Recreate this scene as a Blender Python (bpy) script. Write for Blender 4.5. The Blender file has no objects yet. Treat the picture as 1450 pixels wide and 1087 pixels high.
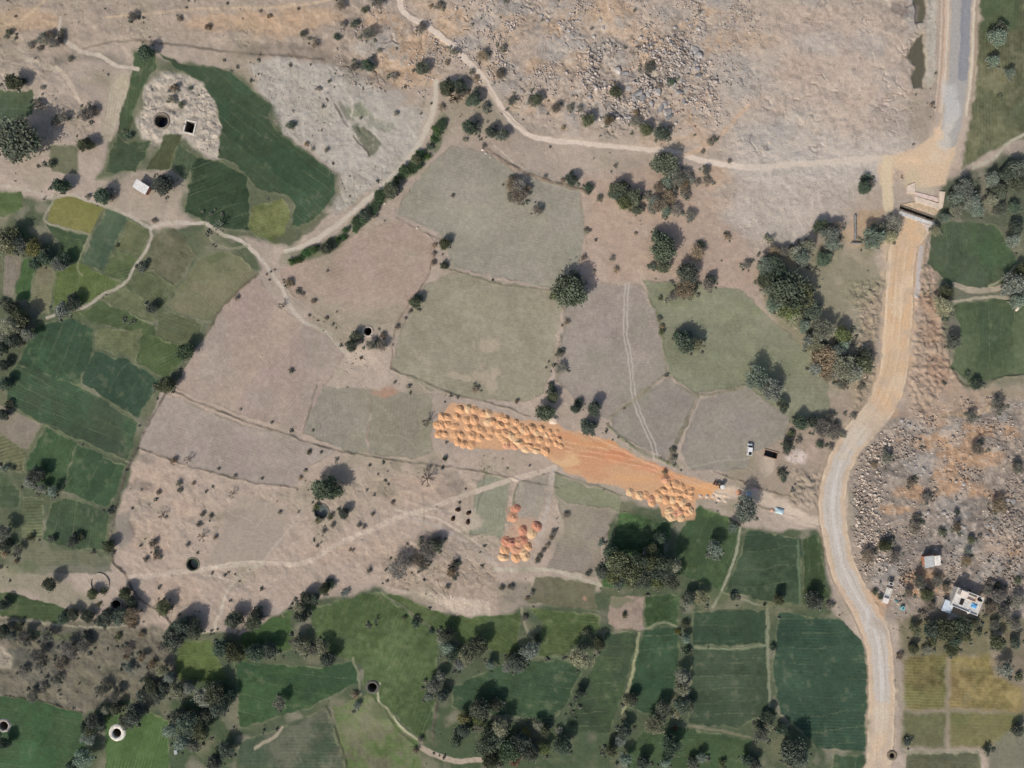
import bpy, bmesh, math, random
import numpy as np
from mathutils import Vector, Matrix, noise as mnoise

# ------------------------------------------------------------------ camera, sky, sun, exposure
S = 0.28            # metres on the ground per photo pixel
CAMH = 270.0
scene = bpy.context.scene
COL = scene.collection
cam_d = bpy.data.cameras.new("camera")
cam = bpy.data.objects.new("camera", cam_d)
COL.objects.link(cam)
cam.location = (0, 0, CAMH)
cam_d.sensor_width = 36.0
cam_d.lens = 36.0 * CAMH / (1450 * S)
cam_d.clip_end = 6000
cam_d.clip_start = 1.0
scene.camera = cam
SUN_EL, SUN_AZ = math.radians(38), math.radians(215)
w = bpy.data.worlds.new("World")
scene.world = w
w.use_nodes = True
nt = w.node_tree
sky = nt.nodes.new("ShaderNodeTexSky")
sky.sky_type = 'NISHITA'
sky.sun_disc = False
sky.sun_elevation = SUN_EL
sky.sun_rotation = SUN_AZ
sky.dust_density = 2.5
bg = nt.nodes["Background"]
bg.inputs[1].default_value = 0.12
nt.links.new(sky.outputs[0], bg.inputs[0])
sd = bpy.data.lights.new("sun", 'SUN')
sd.energy = 3.6
sd.angle = math.radians(0.5)
sd.color = (1.0, 0.95, 0.87)
sun = bpy.data.objects.new("sun", sd)
COL.objects.link(sun)
to_sun = Vector((math.sin(SUN_AZ) * math.cos(SUN_EL), math.cos(SUN_AZ) * math.cos(SUN_EL), math.sin(SUN_EL)))
sun.rotation_euler = (-to_sun).to_track_quat('-Z', 'Y').to_euler()
sun.location = (0, 0, 200)
scene.view_settings.view_transform = 'Standard'
scene.view_settings.look = 'None'
scene.view_settings.exposure = -0.08
scene.view_settings.gamma = 1.0

# ------------------------------------------------------------------ helpers
rnd = random.Random(7)
NR = np.random.RandomState(11)

def lin1(c):
    c = c / 255.0
    return c / 12.92 if c <= 0.04045 else ((c + 0.055) / 1.055) ** 2.4
def L(c):
    return (lin1(c[0]), lin1(c[1]), lin1(c[2]))
def wx(px): return (px - 725.0) * S
def wy(py): return (543.5 - py) * S
TO = [(0,0),(360,0),(720,0),(1080,0),(0,270),(360,270),(720,270),(1080,270),(0,540),(360,540),(720,540),(1080,540),(0,807),(360,807),(720,807),(1080,807)]
TK = {k: o for k, o in zip("ABCDEFGHIJKLMNOP", TO)}
ZS = 3.881
def Z(t, *pts):
    """positions read in an enlarged tile of the survey -> survey coordinates"""
    x0, y0 = TK[t]
    return [(x0 + p[0] / ZS, y0 + p[1] / ZS) for p in pts]

def mat(name, col, rough=0.9, var=0.12, scale=2.0, bump=0.0, bscale=6.0, spec=0.2, metal=0.0):
    m = bpy.data.materials.new(name)
    m.use_nodes = True
    t = m.node_tree
    b = t.nodes["Principled BSDF"]
    b.inputs["Roughness"].default_value = rough
    b.inputs["Metallic"].default_value = metal
    b.inputs["Specular IOR Level"].default_value = spec
    tc = t.nodes.new("ShaderNodeTexCoord")
    n = t.nodes.new("ShaderNodeTexNoise")
    n.inputs["Scale"].default_value = scale
    n.inputs["Detail"].default_value = 5
    t.links.new(tc.outputs["Object"], n.inputs["Vector"])
    r = t.nodes.new("ShaderNodeValToRGB")
    a = tuple(min(1, max(0, v * (1 - 2 * var))) for v in col)
    c = tuple(min(1, v * (1 + 2 * var)) for v in col)
    r.color_ramp.elements[0].position = 0.3
    r.color_ramp.elements[1].position = 0.7
    r.color_ramp.elements[0].color = a + (1,)
    r.color_ramp.elements[1].color = c + (1,)
    t.links.new(n.outputs["Fac"], r.inputs[0])
    t.links.new(r.outputs[0], b.inputs["Base Color"])
    if bump > 0:
        n2 = t.nodes.new("ShaderNodeTexNoise")
        n2.inputs["Scale"].default_value = bscale
        n2.inputs["Detail"].default_value = 6
        t.links.new(tc.outputs["Object"], n2.inputs["Vector"])
        bp = t.nodes.new("ShaderNodeBump")
        bp.inputs["Strength"].default_value = bump
        bp.inputs["Distance"].default_value = 0.2
        t.links.new(n2.outputs["Fac"], bp.inputs["Height"])
        t.links.new(bp.outputs[0], b.inputs["Normal"])
    return m

def obj(name, data, parent=None, loc=(0, 0, 0), rz=0.0):
    o = bpy.data.objects.new(name, data)
    COL.objects.link(o)
    o.location = loc
    o.rotation_euler = (0, 0, rz)
    if parent: o.parent = parent
    return o
def tag(o, label=None, cat=None, group=None, kind=None):
    if label: o["label"] = label
    if cat: o["category"] = cat
    if group: o["group"] = group
    if kind: o["kind"] = kind
    return o
def thing(name, label, cat, loc=(0, 0, 0), rz=0.0, group=None):
    return tag(obj(name, None, None, loc, rz), label, cat, group)
def bm_obj(name, bm, m, parent=None, loc=(0, 0, 0), rz=0.0, smooth=False):
    me = bpy.data.meshes.new(name)
    bm.normal_update()
    bm.to_mesh(me)
    bm.free()
    me.materials.append(m)
    if smooth:
        me.shade_smooth()
    return obj(name, me, parent, loc, rz)
def add_box(bm, c, s, rz=0.0, bev=0.0):
    r = bmesh.ops.create_cube(bm, size=1.0)
    M = Matrix.Translation(c) @ Matrix.Rotation(rz, 4, 'Z') @ Matrix.Diagonal((s[0], s[1], s[2], 1))
    bmesh.ops.transform(bm, matrix=M, verts=r['verts'])
    if bev > 0:
        es = list({e for v in r['verts'] for e in v.link_edges})
        bmesh.ops.bevel(bm, geom=es, offset=bev, segments=2, affect='EDGES', profile=0.5)
def box_obj(name, c, s, m, parent=None, rz=0.0, bev=0.0):
    bm = bmesh.new()
    add_box(bm, c, s, rz, bev)
    return bm_obj(name, bm, m, parent)
def add_cyl(bm, p0, p1, r0, r1, n=12):
    p0, p1 = Vector(p0), Vector(p1)
    d = p1 - p0
    q = d.to_track_quat('Z', 'Y').to_matrix().to_4x4()
    M = Matrix.Translation((p0 + p1) / 2) @ q
    bmesh.ops.create_cone(bm, cap_ends=True, segments=n, radius1=r0, radius2=r1, depth=d.length, matrix=M)
def add_prism(bm, pts, z0, z1):
    a = [bm.verts.new((p[0], p[1], z0)) for p in pts]
    b = [bm.verts.new((p[0], p[1], z1)) for p in pts]
    n = len(pts)
    bm.faces.new(b); bm.faces.new(a[::-1])
    for i in range(n):
        bm.faces.new((a[i], a[(i + 1) % n], b[(i + 1) % n], b[i]))
    bmesh.ops.recalc_face_normals(bm, faces=bm.faces[:])
def lathe(bm, prof, n=28, wob=0.0, seed=0):
    rr = random.Random(seed)
    k = [1 + wob * rr.uniform(-1, 1) for _ in range(n)]
    rings = []
    for r, z in prof:
        rings.append([bm.verts.new((r * k[i] * math.cos(2 * math.pi * i / n), r * k[i] * math.sin(2 * math.pi * i / n), z)) for i in range(n)])
    for a, b in zip(rings, rings[1:]):
        for i in range(n):
            bm.faces.new((a[i], a[(i + 1) % n], b[(i + 1) % n], b[i]))
    return rings

# ------------------------------------------------------------------ land survey rasters (albedo, relief, region)
STEP = 1.25
X0, Y0 = -60.0, -60.0
NXg, NYg = int(1570 / STEP) + 1, int(1207 / STEP) + 1
gx = (X0 + STEP * np.arange(NXg)).astype(np.float32)
gy = (Y0 + STEP * np.arange(NYg)).astype(np.float32)
PX, PY = np.meshgrid(gx, gy)

def vnoise(scale, seed, octaves=1, gain=0.5):
    """smooth value noise, -1..1, cell size in survey pixels"""
    out = np.zeros_like(PX)
    amp, tot = 1.0, 0.0
    for o in range(octaves):
        rs = np.random.RandomState(seed * 17 + o)
        sc = scale / (2 ** o)
        u = (gx - X0) / sc + rs.rand() * 3
        v = (gy - Y0) / sc + rs.rand() * 3
        g = rs.rand(int(v[-1]) + 3, int(u[-1]) + 3).astype(np.float32) * 2 - 1
        ui, vi = u.astype(int), v.astype(int)
        uf, vf = u - ui, v - vi
        uf = uf * uf * (3 - 2 * uf); vf = vf * vf * (3 - 2 * vf)
        a = g[:, ui] * (1 - uf) + g[:, ui + 1] * uf
        out += amp * (a[vi, :] * (1 - vf)[:, None] + a[vi + 1, :] * vf[:, None])
        tot += amp
        amp *= gain
    return out / tot * 1.3
n3 = vnoise(3, 1, 1); n6 = vnoise(6, 2, 2); n12 = vnoise(12, 3, 3); n30 = vnoise(30, 4, 3); n80 = vnoise(80, 5, 4); n200 = vnoise(200, 6, 4)
n30b = vnoise(30, 14, 4); n12b = vnoise(12, 15, 3); n50 = vnoise(50, 16, 4)
WX = PX + 2.2 * vnoise(14, 21, 2) + 0.9 * vnoise(5, 22, 1)
WY = PY + 2.2 * vnoise(14, 23, 2) + 0.9 * vnoise(5, 24, 1)
UX = PX + 7 * vnoise(26, 31, 3); UY = PY + 7 * vnoise(26, 32, 3)

def sstep(a, b, x):
    t = np.clip((x - a) / (b - a), 0, 1)
    return t * t * (3 - 2 * t)
def win(x0, y0, x1, y1):
    i0 = max(0, int((x0 - X0) / STEP)); i1 = min(NXg, int((x1 - X0) / STEP) + 2)
    j0 = max(0, int((y0 - Y0) / STEP)); j1 = min(NYg, int((y1 - Y0) / STEP) + 2)
    return (slice(j0, max(j0, j1)), slice(i0, max(i0, i1)))
def polymask(pts, soft=0.9, fuzzy=False):
    m = 26 if fuzzy else 6 + soft
    xs = [p[0] for p in pts]; ys = [p[1] for p in pts]
    sl = win(min(xs) - m, min(ys) - m, max(xs) + m, max(ys) + m)
    x, y = (UX[sl], UY[sl]) if fuzzy else (WX[sl], WY[sl])
    d2 = np.full(x.shape, 1e9, np.float32)
    ins = np.zeros(x.shape, bool)
    n = len(pts)
    for i in range(n):
        ax, ay = pts[i]; bx, by = pts[(i + 1) % n]
        ex, ey = bx - ax, by - ay
        t = np.clip(((x - ax) * ex + (y - ay) * ey) / (ex * ex + ey * ey + 1e-9), 0, 1)
        d2 = np.minimum(d2, (x - ax - t * ex) ** 2 + (y - ay - t * ey) ** 2)
        if ay != by:
            c = ((ay > y) != (by > y)) & (x < (bx - ax) * (y - ay) / (by - ay) + ax)
            ins ^= c
    d = np.sqrt(d2)
    sdist = np.where(ins, d, -d)
    return sl, sstep(-soft, soft, sdist), sdist
def linedist(pts, m=20, warp=1.0):
    xs = [p[0] for p in pts]; ys = [p[1] for p in pts]
    sl = win(min(xs) - m, min(ys) - m, max(xs) + m, max(ys) + m)
    x = PX[sl] * (1 - warp) + WX[sl] * warp; y = PY[sl] * (1 - warp) + WY[sl] * warp
    d2 = np.full(x.shape, 1e9, np.float32)
    for (ax, ay), (bx, by) in zip(pts, pts[1:]):
        ex, ey = bx - ax, by - ay
        t = np.clip(((x - ax) * ex + (y - ay) * ey) / (ex * ex + ey * ey + 1e-9), 0, 1)
        d2 = np.minimum(d2, (x - ax - t * ex) ** 2 + (y - ay - t * ey) ** 2)
    return sl, np.sqrt(d2)
def curve(pts, n=6):
    out = []
    P = [pts[0]] + list(pts) + [pts[-1]]
    for i in range(1, len(P) - 2):
        p0, p1, p2, p3 = P[i - 1:i + 3]
        for k in range(n):
            t = k / n
            out.append(tuple(0.5 * (2 * p1[j] + (p2[j] - p0[j]) * t + (2 * p0[j] - 5 * p1[j] + 4 * p2[j] - p3[j]) * t * t + (3 * p1[j] - p0[j] - 3 * p2[j] + p3[j]) * t ** 3) for j in (0, 1)))
    out.append(tuple(pts[-1]))
    return out

ALB = np.empty(PX.shape + (3,), np.float32)
ALB[:] = L((174, 156, 141))
HGT = np.zeros_like(PX)
STONE = np.full_like(PX, 0.5)
REG = np.zeros(PX.shape, np.int32)
REGN = {0: ("ground", None)}
def paint(sl, m, col, a=1.0):
    k = (m * a)[..., None]
    ALB[sl] = ALB[sl] * (1 - k) + np.array(L(col), np.float32) * k
def patch(pts, col, a=1.0, soft=8, brk=0.0, noise_=None, fuzzy=True):
    sl, m, d = polymask(pts, soft, fuzzy)
    if brk > 0:
        nn = (n30 if noise_ is None else noise_)[sl]
        m = m * sstep(-brk, brk, nn + 0.15)
    paint(sl, m, col, a)
    return sl, m
def blob(cx, cy, rx, ry, col, a=0.7, ang=0.0, brk=0.5, nz=None):
    R = max(rx, ry) + 14
    sl = win(cx - R, cy - R, cx + R, cy + R)
    x, y = UX[sl] - cx, UY[sl] - cy
    c, s = math.cos(ang), math.sin(ang)
    d = np.sqrt(((x * c + y * s) / rx) ** 2 + ((-x * s + y * c) / ry) ** 2)
    m = 1 - sstep(0.55, 1.1, d + brk * 0.5 * (n12 if nz is None else nz)[sl])
    paint(sl, m, col, a)
def track(pts, wd, col, a=0.8, soft=0.8, brk=0.25, h=0.0, smooth=True, warp=0.6, name=None):
    if smooth: pts = curve(pts)
    sl, d = linedist(pts, 14 + wd, warp)
    m = 1 - sstep(wd / 2 - soft * 0.5, wd / 2 + soft, d)
    if brk > 0:
        m = m * np.clip(1 - brk + brk * 1.6 * n12b[sl] + brk * 0.6, 0, 1)
    paint(sl, m, col, a)
    if h: HGT[sl] += h * .55 * np.exp(-(d / max(1.4, wd * 0.45)) ** 2) * np.clip(.55 + 1.3 * n12b[sl] + .5 * n6[sl], 0, 1.5)
    if name:
        k = len(REGN); REGN[k] = (name, None)
        REG[sl][d < wd / 2] = k

# ------------------------------------------------------------------ open ground: soils, rock, scrub tones
def P(*f): return [(f[i], f[i + 1]) for i in range(0, len(f), 2)]
# broad soil tones
ALB *= (1 + 0.13 * n80 + 0.08 * n30)[..., None]
patch(P(-70,-70,420,-70,560,60,600,130,560,200,470,210,370,120,250,60,90,75,-70,60), (168,150,133), .75, 14)
patch(P(640,-70,1330,-70,1320,120,1240,230,1000,240,830,200,700,150,600,60), (184,165,148), .8, 18)
for b in [(40,30,50,22),(330,30,70,18),(390,35,60,20),(440,20,50,18),(570,85,55,24),(540,35,40,22),(600,60,50,22),(640,30,36,24),(760,95,26,18),(800,40,30,18),(990,25,50,20),(920,70,40,22),(1000,180,40,40),(1010,250,30,18),(690,240,30,12),(870,15,40,20),(960,95,30,14),(1020,60,30,20),(590,110,40,18),(480,110,22,14),(0,40,30,14)]:
    blob(*b, (194,162,132), .65)
for b in [(720,40,40,26),(820,90,40,20),(890,50,40,22),(760,150,60,16),(1040,150,40,30),(930,200,40,14),(660,130,40,20),(1080,60,40,20),(840,20,50,18),(610,10,40,18),(700,100,30,20)]:
    blob(*b, (194,166,140), .55)
for b in [(870,75,40,20),(780,70,30,16),(960,20,40,14),(730,10,40,12),(900,110,30,14),(690,30,24,14),(970,80,20,26),(1060,100,30,20),(520,70,30,16),(660,60,30,14),(860,160,60,16),(640,120,30,12),(560,140,20,12)]:
    blob(*b, (164,157,150), .6)
for b in [(970,190,60,18),(1300,235,60,26),(1010,290,40,14),(860,320,50,40),(900,370,40,26),(860,290,40,16),(940,300,60,20)]:
    blob(*b, (192,166,144), .7)
# pale gravel apron right of the hill and flat pale rock
patch(P(1000,90,1100,60,1250,60,1290,200,1250,240,1060,235,1010,215), (186,169,154), .9, 16)
patch(P(1100,150,1200,165,1290,200,1250,245,1190,300,1130,350,1070,340,1020,310,1060,250), (192,178,165), .8, 18)
patch(P(1050,200,1190,215,1260,225,1240,260,1110,262,1030,250), (194,180,168), .7, 14)
patch(P(1100,30,1260,20,1290,120,1270,190,1180,190,1110,120), (190,169,153), .9, 14)
for b in [(1050,110,40,30),(1080,190,50,20),(1160,60,40,20),(1230,60,30,24),(1120,230,50,14)]: blob(*b, (172,164,156), .5)
for b in [(1130,100,40,20),(1210,140,34,18),(1100,150,40,16),(1180,110,24,14),(1250,170,24,16),(1150,20,60,14)]: blob(*b, (190,166,148), .6)
for b in [(1200,120,36,24),(1190,160,40,20),(1240,100,24,22),(1150,180,30,12)]:
    blob(*b, (200,180,162), .6)
# rock area right of the road bend
patch(P(1205,640,1240,600,1300,560,1500,550,1510,860,1380,850,1290,890,1250,880,1215,800,1205,720), (154,139,126), .95, 10)
for b in [(1330,625,60,16),(1380,650,50,16),(1320,590,50,14),(1400,610,60,12),(1345,650,26,22),(1300,695,40,12),(1360,690,40,14),(1270,720,30,8),(1340,660,20,30),(1420,770,40,22),(1300,820,40,12),(1340,838,60,10),(1240,860,20,22),(1400,700,40,10),(1260,580,20,14),(1330,545,30,16),(1420,560,50,10)]:
    blob(*b, (186,150,120), .85)
for b in [(1290,780,50,34),(1330,760,50,24),(1400,720,50,24),(1270,660,40,26),(1400,570,50,16),(1410,860,50,30),(1400,590,40,14),(1320,790,40,20)]:
    blob(*b, (132,122,115), .6)
# roadside right, spoil
patch(P(1300,330,1320,350,1345,440,1350,520,1370,545,1450,545,1450,565,1330,600,1290,600,1280,540,1300,440), (172,148,128), .9, 8)
for b in [(1320,470,18,24),(1325,520,20,24),(1315,430,14,16)]: blob(*b, (158,128,108), .7)
patch(P(1205,395,1250,400,1245,540,1215,590,1195,560,1215,480), (152,135,112), .85, 8)
# lower left dry land
patch(P(235,545,450,560,600,640,790,640,780,830,700,870,600,830,470,830,350,870,230,890,150,800,165,690), (178,158,142), .95, 6)
for b in [(215,680,44,30),(210,760,40,36),(590,690,80,24),(560,780,60,24),(470,780,50,20),(260,720,26,20),(600,830,60,14),(250,840,40,22)]:
    blob(*b, (188,162,142), .6)
for b in [(170,750,20,22),(205,650,14,10),(200,690,24,10),(550,690,18,14),(620,775,40,14),(600,760,30,10),(330,730,20,12),(640,690,22,20),(560,655,12,8)]:
    blob(*b, (134,121,110), .6)
# scrub ground lower left + bottom centre
patch(P(-70,870,60,872,150,880,235,890,260,930,235,985,130,1008,-70,980), (112,106,90), .95, 6)
for b in [(90,915,34,14),(60,955,40,16),(30,930,30,20),(110,900,30,10),(190,940,24,20)]: blob(*b, (96,96,88), .6)
blob(130, 955, 34, 26, (104,100,82), .8)
blob(6, 935, 12, 18, (176,162,142), .8)
patch(P(-70,800,60,800,110,830,140,850,130,868,90,866,40,840,-70,825), (150,140,120), .9, 6)
# left wells rubble ground
patch(P(350,90,400,80,470,90,500,100,560,150,600,160,590,220,500,290,470,300,478,250,440,215,400,190,385,160), (180,170,158), .95, 6)
blob(510, 160, 22, 12, (112,120,92), .7); blob(540, 175, 30, 12, (140,138,118), .5)
# grey-pink top left ground, dark ploughed strip
track(P(340,72,420,72,480,88,500,110), 16, (128,115,102), .7, 6)
track(P(120,68,170,58,240,62,330,74,400,78,460,84), 3, (112,100,88), .8)
track(P(70,95,100,78,150,82,185,95), 10, (118,112,98), .55, 6)
# hill base / tree belt ground
patch(P(830,250,930,235,1000,250,1020,310,1060,350,1080,400,1050,410,930,395,900,400,830,395,820,320), (176,152,134), .8, 10)
patch(P(1080,380,1190,330,1245,340,1250,400,1215,440,1215,540,1180,560,1130,500,1085,445), (142,134,110), .9, 10)
patch(P(1215,300,1250,300,1250,345,1200,350,1190,330), (178,150,120), .8, 5)
patch(P(1060,600,1180,560,1215,560,1195,610,1165,680,1160,735,1110,720,1050,700,1030,670), (160,142,124), .85, 8)
# right green wet belt
patch(P(1335,270,1370,240,1430,220,1510,190,1510,330,1420,318,1335,312,1310,330), (84,92,74), .95, 6)
patch(P(1410,400,1450,330,1510,330,1510,430,1425,425), (88,94,76), .9, 6)
patch(P(1270,880,1340,872,1400,870,1470,880,1470,930,1275,930), (118,112,86), .95, 6)
patch(P(1400,900,1510,880,1510,1090,1400,1090,1420,1010), (128,116,98), .9, 8)
# bottom belt ground
patch(P(180,990,340,960,350,1090,180,1140), (92,104,76), .9, 8)
patch(P(600,985,700,1000,860,1030,880,1090,600,1150,590,1050), (112,108,88), .9, 8)
patch(P(690,820,750,830,745,900,720,900), (132,124,108), .8, 6)
patch(P(520,780,700,800,712,850,690,872,640,868,600,850,545,832), (172,152,134), .9, 5)
patch(P(545,830,600,838,695,850,693,872,650,870,610,852), (200,180,160), .95, 2, fuzzy=False)
for i in range(16): track(P(560 + i * 8.4, 836 + i * 1.2, 562 + i * 8.2, 850 + i * 1.6), 1.2, (172,152,132), .6, .6, .2)

patch(P(-70,262,70,282,150,288,214,322,290,318,345,342,368,385,322,430,287,482,242,548,197,632,162,740,157,800,-70,800), (82,93,70), .95, 4)
patch(P(190,72,250,88,330,100,390,150,402,192,475,250,476,282,455,305,410,352,300,327,255,300,140,252,150,205,185,150), (84,94,70), .9, 5)
patch(P(240,890,340,900,410,860,440,850,540,832,620,868,700,875,740,860,850,832,858,735,880,706,1060,745,1160,752,1178,850,1232,960,1226,1150,-70,1150,-70,985,120,1008,200,990,250,960), (76,89,66), .95, 4)
patch(P(1340,305,1450,310,1520,300,1520,540,1372,546,1345,520,1330,400), (92,98,80), .85, 6)
patch(P(205,120,230,100,275,110,300,130,313,180,312,225,300,230,262,195,225,205,200,195,190,170,205,150), (186,172,156), .97, 4, fuzzy=False)
patch(P(140,255,190,242,235,235,265,245,260,290,255,310,215,315,180,300,140,275), (168,152,136), .95, 5)
# ------------------------------------------------------------------ fields
FIELD_N = 0
def field(name, pts, col, a=1.0, soft=0.9, rows=None, mot=0.07, bund=None, bw=1.7, two=None, edge=None, sub=None):
    global FIELD_N
    FIELD_N += 1
    fr = random.Random(FIELD_N * 31)
    green = col[1] > col[0]
    sl, m, sd = polymask(pts, soft)
    x, y = PX[sl], PY[sl]
    if green:
        g_ = .3 * col[0] + .6 * col[1] + .1 * col[2]
        col = tuple(c_ * .78 + g_ * .22 for c_ in col)
        col = (col[0] * .93, col[1] * .91, col[2] * .86)
    else:
        col = (col[0] - 1, col[1] - 1, col[2] - 4)
    base = np.array(L(col), np.float32)
    mot *= 1.7 if green else 1.5
    v = 1 + mot * n30[sl] + 0.8 * mot * n6[sl] + 1.0 * mot * n80[sl] + .6 * mot * n12b[sl] + .045 * n3[sl]
    big = max(zip(pts, pts[1:] + pts[:1]), key=lambda e: (e[0][0] - e[1][0]) ** 2 + (e[0][1] - e[1][1]) ** 2)
    auto = math.degrees(math.atan2(big[1][1] - big[0][1], big[1][0] - big[0][0])) + 90
    if not rows: rows = (auto, fr.uniform(3.6, 4.8), .035 if green else .02)
    ang, sp, am = rows
    th = math.radians(ang)
    u = x * math.cos(th) + y * math.sin(th) + 1.2 * n30[sl] + .5 * n12[sl]
    am = am * (2.1 if green else 2.2)
    v = v + am * np.sin(2 * math.pi * u / sp) * np.clip(0.6 + 1.2 * n30b[sl], 0, 1.5)
    # beds a few metres wide, each sown or watered a little differently
    wv = fr.uniform(13, 26) if green else fr.uniform(22, 44)
    bed = np.floor(u / wv + .35 * n80[sl]).astype(int)
    tone = np.array([fr.uniform(-1, 1) for _ in range(512)], np.float32)[bed % 512]
    v = v + tone * (.075 if green else .03)
    c = base[None, None] * v[..., None]
    warm = np.array((1.07, 1.0, .94), np.float32) if green else np.array((.985, 1.01, .95), np.float32)
    kw = np.clip(.55 * n50[sl] + .35 * n12[sl] + .5 * tone * .6, -1, 1)[..., None]
    c = c * (1 + (warm - 1) * kw * 1.3)
    if two is None and green: two = (tuple(q * 1.10 + 4 for q in col), .5)
    if two:
        k = (sstep(-0.25, 0.6, n50[sl] + .35 * n12[sl] + .2 * n6[sl]) * two[1])[..., None]
        c = c * (1 - k) + np.array(L(two[0]), np.float32) * v[..., None] * k
    if not green:  # damp stains, stubble and trodden patches
        k = (sstep(.15, .7, n30b[sl] * .7 + n12b[sl] * .45) * .34)[..., None]
        c = c * (1 - k) + np.array(L(tuple(q * .86 for q in col)), np.float32) * k
        k = (sstep(.3, .8, n50[sl] * .6 - n12[sl] * .6) * .3)[..., None]
        c = c * (1 - k) + np.array(L((138, 134, 112)), np.float32) * k
        k = (sstep(.45, .9, n12[sl] * .7 + n6[sl] * .5) * .35)[..., None]
        c = c * (1 - k) + np.array(L(tuple(min(255, q * 1.1) for q in col)), np.float32) * k
    if green:      # thin worn spots and damp spots
        k = (sstep(.62, .95, n12b[sl] + .5 * n6[sl] + .2 * n30[sl]) * .2)[..., None]
        c = c * (1 - k) + np.array(L((128, 122, 98)), np.float32) * k
        k = (sstep(.6, .95, n12[sl] - .4 * n6[sl]) * .35)[..., None]
        c = c * (1 - k * .35)
        ub = np.abs((u / wv + .35 * n80[sl]) % 1 - .0) * wv
        e = np.exp(-(ub / .8) ** 2) * np.clip(.5 + n30b[sl], 0, 1) * .55
        c = c * (1 - e[..., None]) + np.array(L((120, 124, 96)), np.float32) * e[..., None]
    k = (m * a)[..., None]
    ALB[sl] = ALB[sl] * (1 - k) + c * k
    if bund:
        w_ = bw * (.45 + .55 * np.clip(.5 + n30b[sl], 0, 1.3))
        e = np.exp(-(sd / w_) ** 2) * np.clip(0.35 + 1.5 * n12b[sl] + .6 * n6[sl], 0, 1)
        paint(sl, e, bund, 0.7 if green else .5)
        HGT[sl] += (.12 if green else .07) * np.exp(-(sd / 1.3) ** 2) * np.clip(.5 + 1.3 * n12b[sl], 0, 1.3)
    STONE[sl] = STONE[sl] * (1 - m) + 0.3 * m
    FLAT[sl] = np.maximum(FLAT[sl], m)
    kk = len(REGN); REGN[kk] = (name, None)
    REG[sl][sd > 0] = kk
FLAT = np.zeros_like(PX)
GB = (122,126,96)      # grassy bund
DB = (116,106,88)      # dry bund
G = lambda pts, col, **k: field("crop_field", pts, col, **{"bund": GB, **k})
D = lambda pts, col, **k: field("bare_field", pts, col, **{"bund": DB, "mot": .05, **k})
# upper left crops
G(P(222,72,255,90,308,95,330,105,385,150,380,165,400,192,440,220,472,245,476,275,455,302,425,322,413,318,418,292,405,275,370,270,350,250,335,232,308,222,315,190,308,150,285,115,250,98), (70,91,67), bund=(108,112,86), two=((62,84,64),.7))
G(P(190,72,218,72,224,95,208,112,192,150,180,200,165,205,172,150,186,112), (78,95,68), two=((62,86,62),.7))
field("stubble_field", P(160,108,185,104,172,158,158,200,143,200,150,150), (180,166,146), bund=(140,130,110), rows=(8,4,.05))
G(P(160,203,215,200,192,243,148,245), (76,94,68), two=((96,100,76),.6))
G(P(235,190,258,190,250,225,240,240,207,240), (88,96,66))
G(P(275,223,310,228,350,250,356,325,300,322,262,298,268,258), (58,80,59), rows=(70,5,.05))
G(P(252,200,280,222,264,255,244,236), (86,104,78))
G(P(-70,126,48,128,45,162,10,178,-70,182), (80,98,74))
G(P(70,205,112,205,108,245,74,245), (94,106,76), a=.85, soft=2)
G(P(358,292,402,280,412,303,404,330,394,345,362,332,352,320), (106,118,70), two=((124,128,84),.7))
G(P(385,340,404,330,425,322,455,303,470,300,440,330,410,348), (98,104,80), a=.8, soft=2)
# left crops
G(Z('E',(280,80),(330,30),(400,25),(570,90),(500,240),(260,165)), (126,121,78), two=((112,112,66),.8))
G(Z('E',(585,95),(700,150),(565,440),(450,395),(515,250)), (76,98,77), rows=(24,4,.03))
G(Z('E',(710,160),(830,205),(830,240),(770,370),(640,320)), (102,110,78))
G(Z('E',(630,330),(760,375),(740,440),(680,510),(570,455)), (88,106,70), rows=(70,4.2,.14))
G(Z('E',(250,180),(490,245),(440,395),(310,420),(330,300)), (70,92,65), two=((86,108,66),.5))
G(Z('E',(310,440),(440,400),(560,460),(660,510),(560,570),(380,660),(290,650)), (92,112,62))
field("stubble_field", Z('E',(30,360),(120,350),(80,590),(20,560)), (136,126,114), bund=GB)
G(Z('E',(130,370),(200,375),(160,600),(85,600)), (78,112,66))
G(Z('E',(205,380),(305,440),(270,680),(165,640)), (126,122,98), rows=(75,4,.06))
G(Z('E',(-250,0),(125,0),(125,90),(40,140),(-250,180)), (86,108,66))
G(Z('E',(-250,330),(20,350),(10,560),(-250,560)), (110,112,88))
G(Z('E',(845,260),(900,210),(980,215),(1080,350),(960,520),(760,430)), (100,102,80), two=((114,110,88),.7))
G(Z('E',(1090,380),(1200,330),(1300,360),(1420,450),(1330,560),(1200,700),(1120,720),(950,660),(920,620)), (128,123,100), two=((108,110,82),.6), rows=(40,4,.03))
G(Z('E',(760,440),(840,440),(970,530),(900,630),(860,650),(690,520)), (94,106,74), two=((110,114,88),.6))
G(Z('E',(690,530),(860,660),(850,720),(770,700),(560,590)), (100,110,80))
G(Z('E',(560,600),(770,700),(860,740),(850,810),(700,760),(500,720),(440,670)), (78,98,64), rows=(62,4,.05))
G(Z('E',(190,740),(400,700),(510,760),(510,870),(430,1087),(290,1030),(100,950)), (62,88,66), two=((72,98,70),.6))
G(Z('E',(530,760),(780,760),(750,930),(530,860)), (102,115,82), two=((118,120,90),.5))
G(Z('E',(780,770),(860,800),(1010,870),(1000,930),(920,1040),(750,940)), (78,99,62), rows=(60,4.4,.07))
G(Z('E',(880,660),(950,670),(1110,730),(1080,800),(1000,860),(860,800)), (102,110,80), two=((84,98,68),.5))
G(P(134,497,190,513,228,540,214,560,196,592,114,542,124,515), (57,83,66), rows=(30,4,.02))
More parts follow.
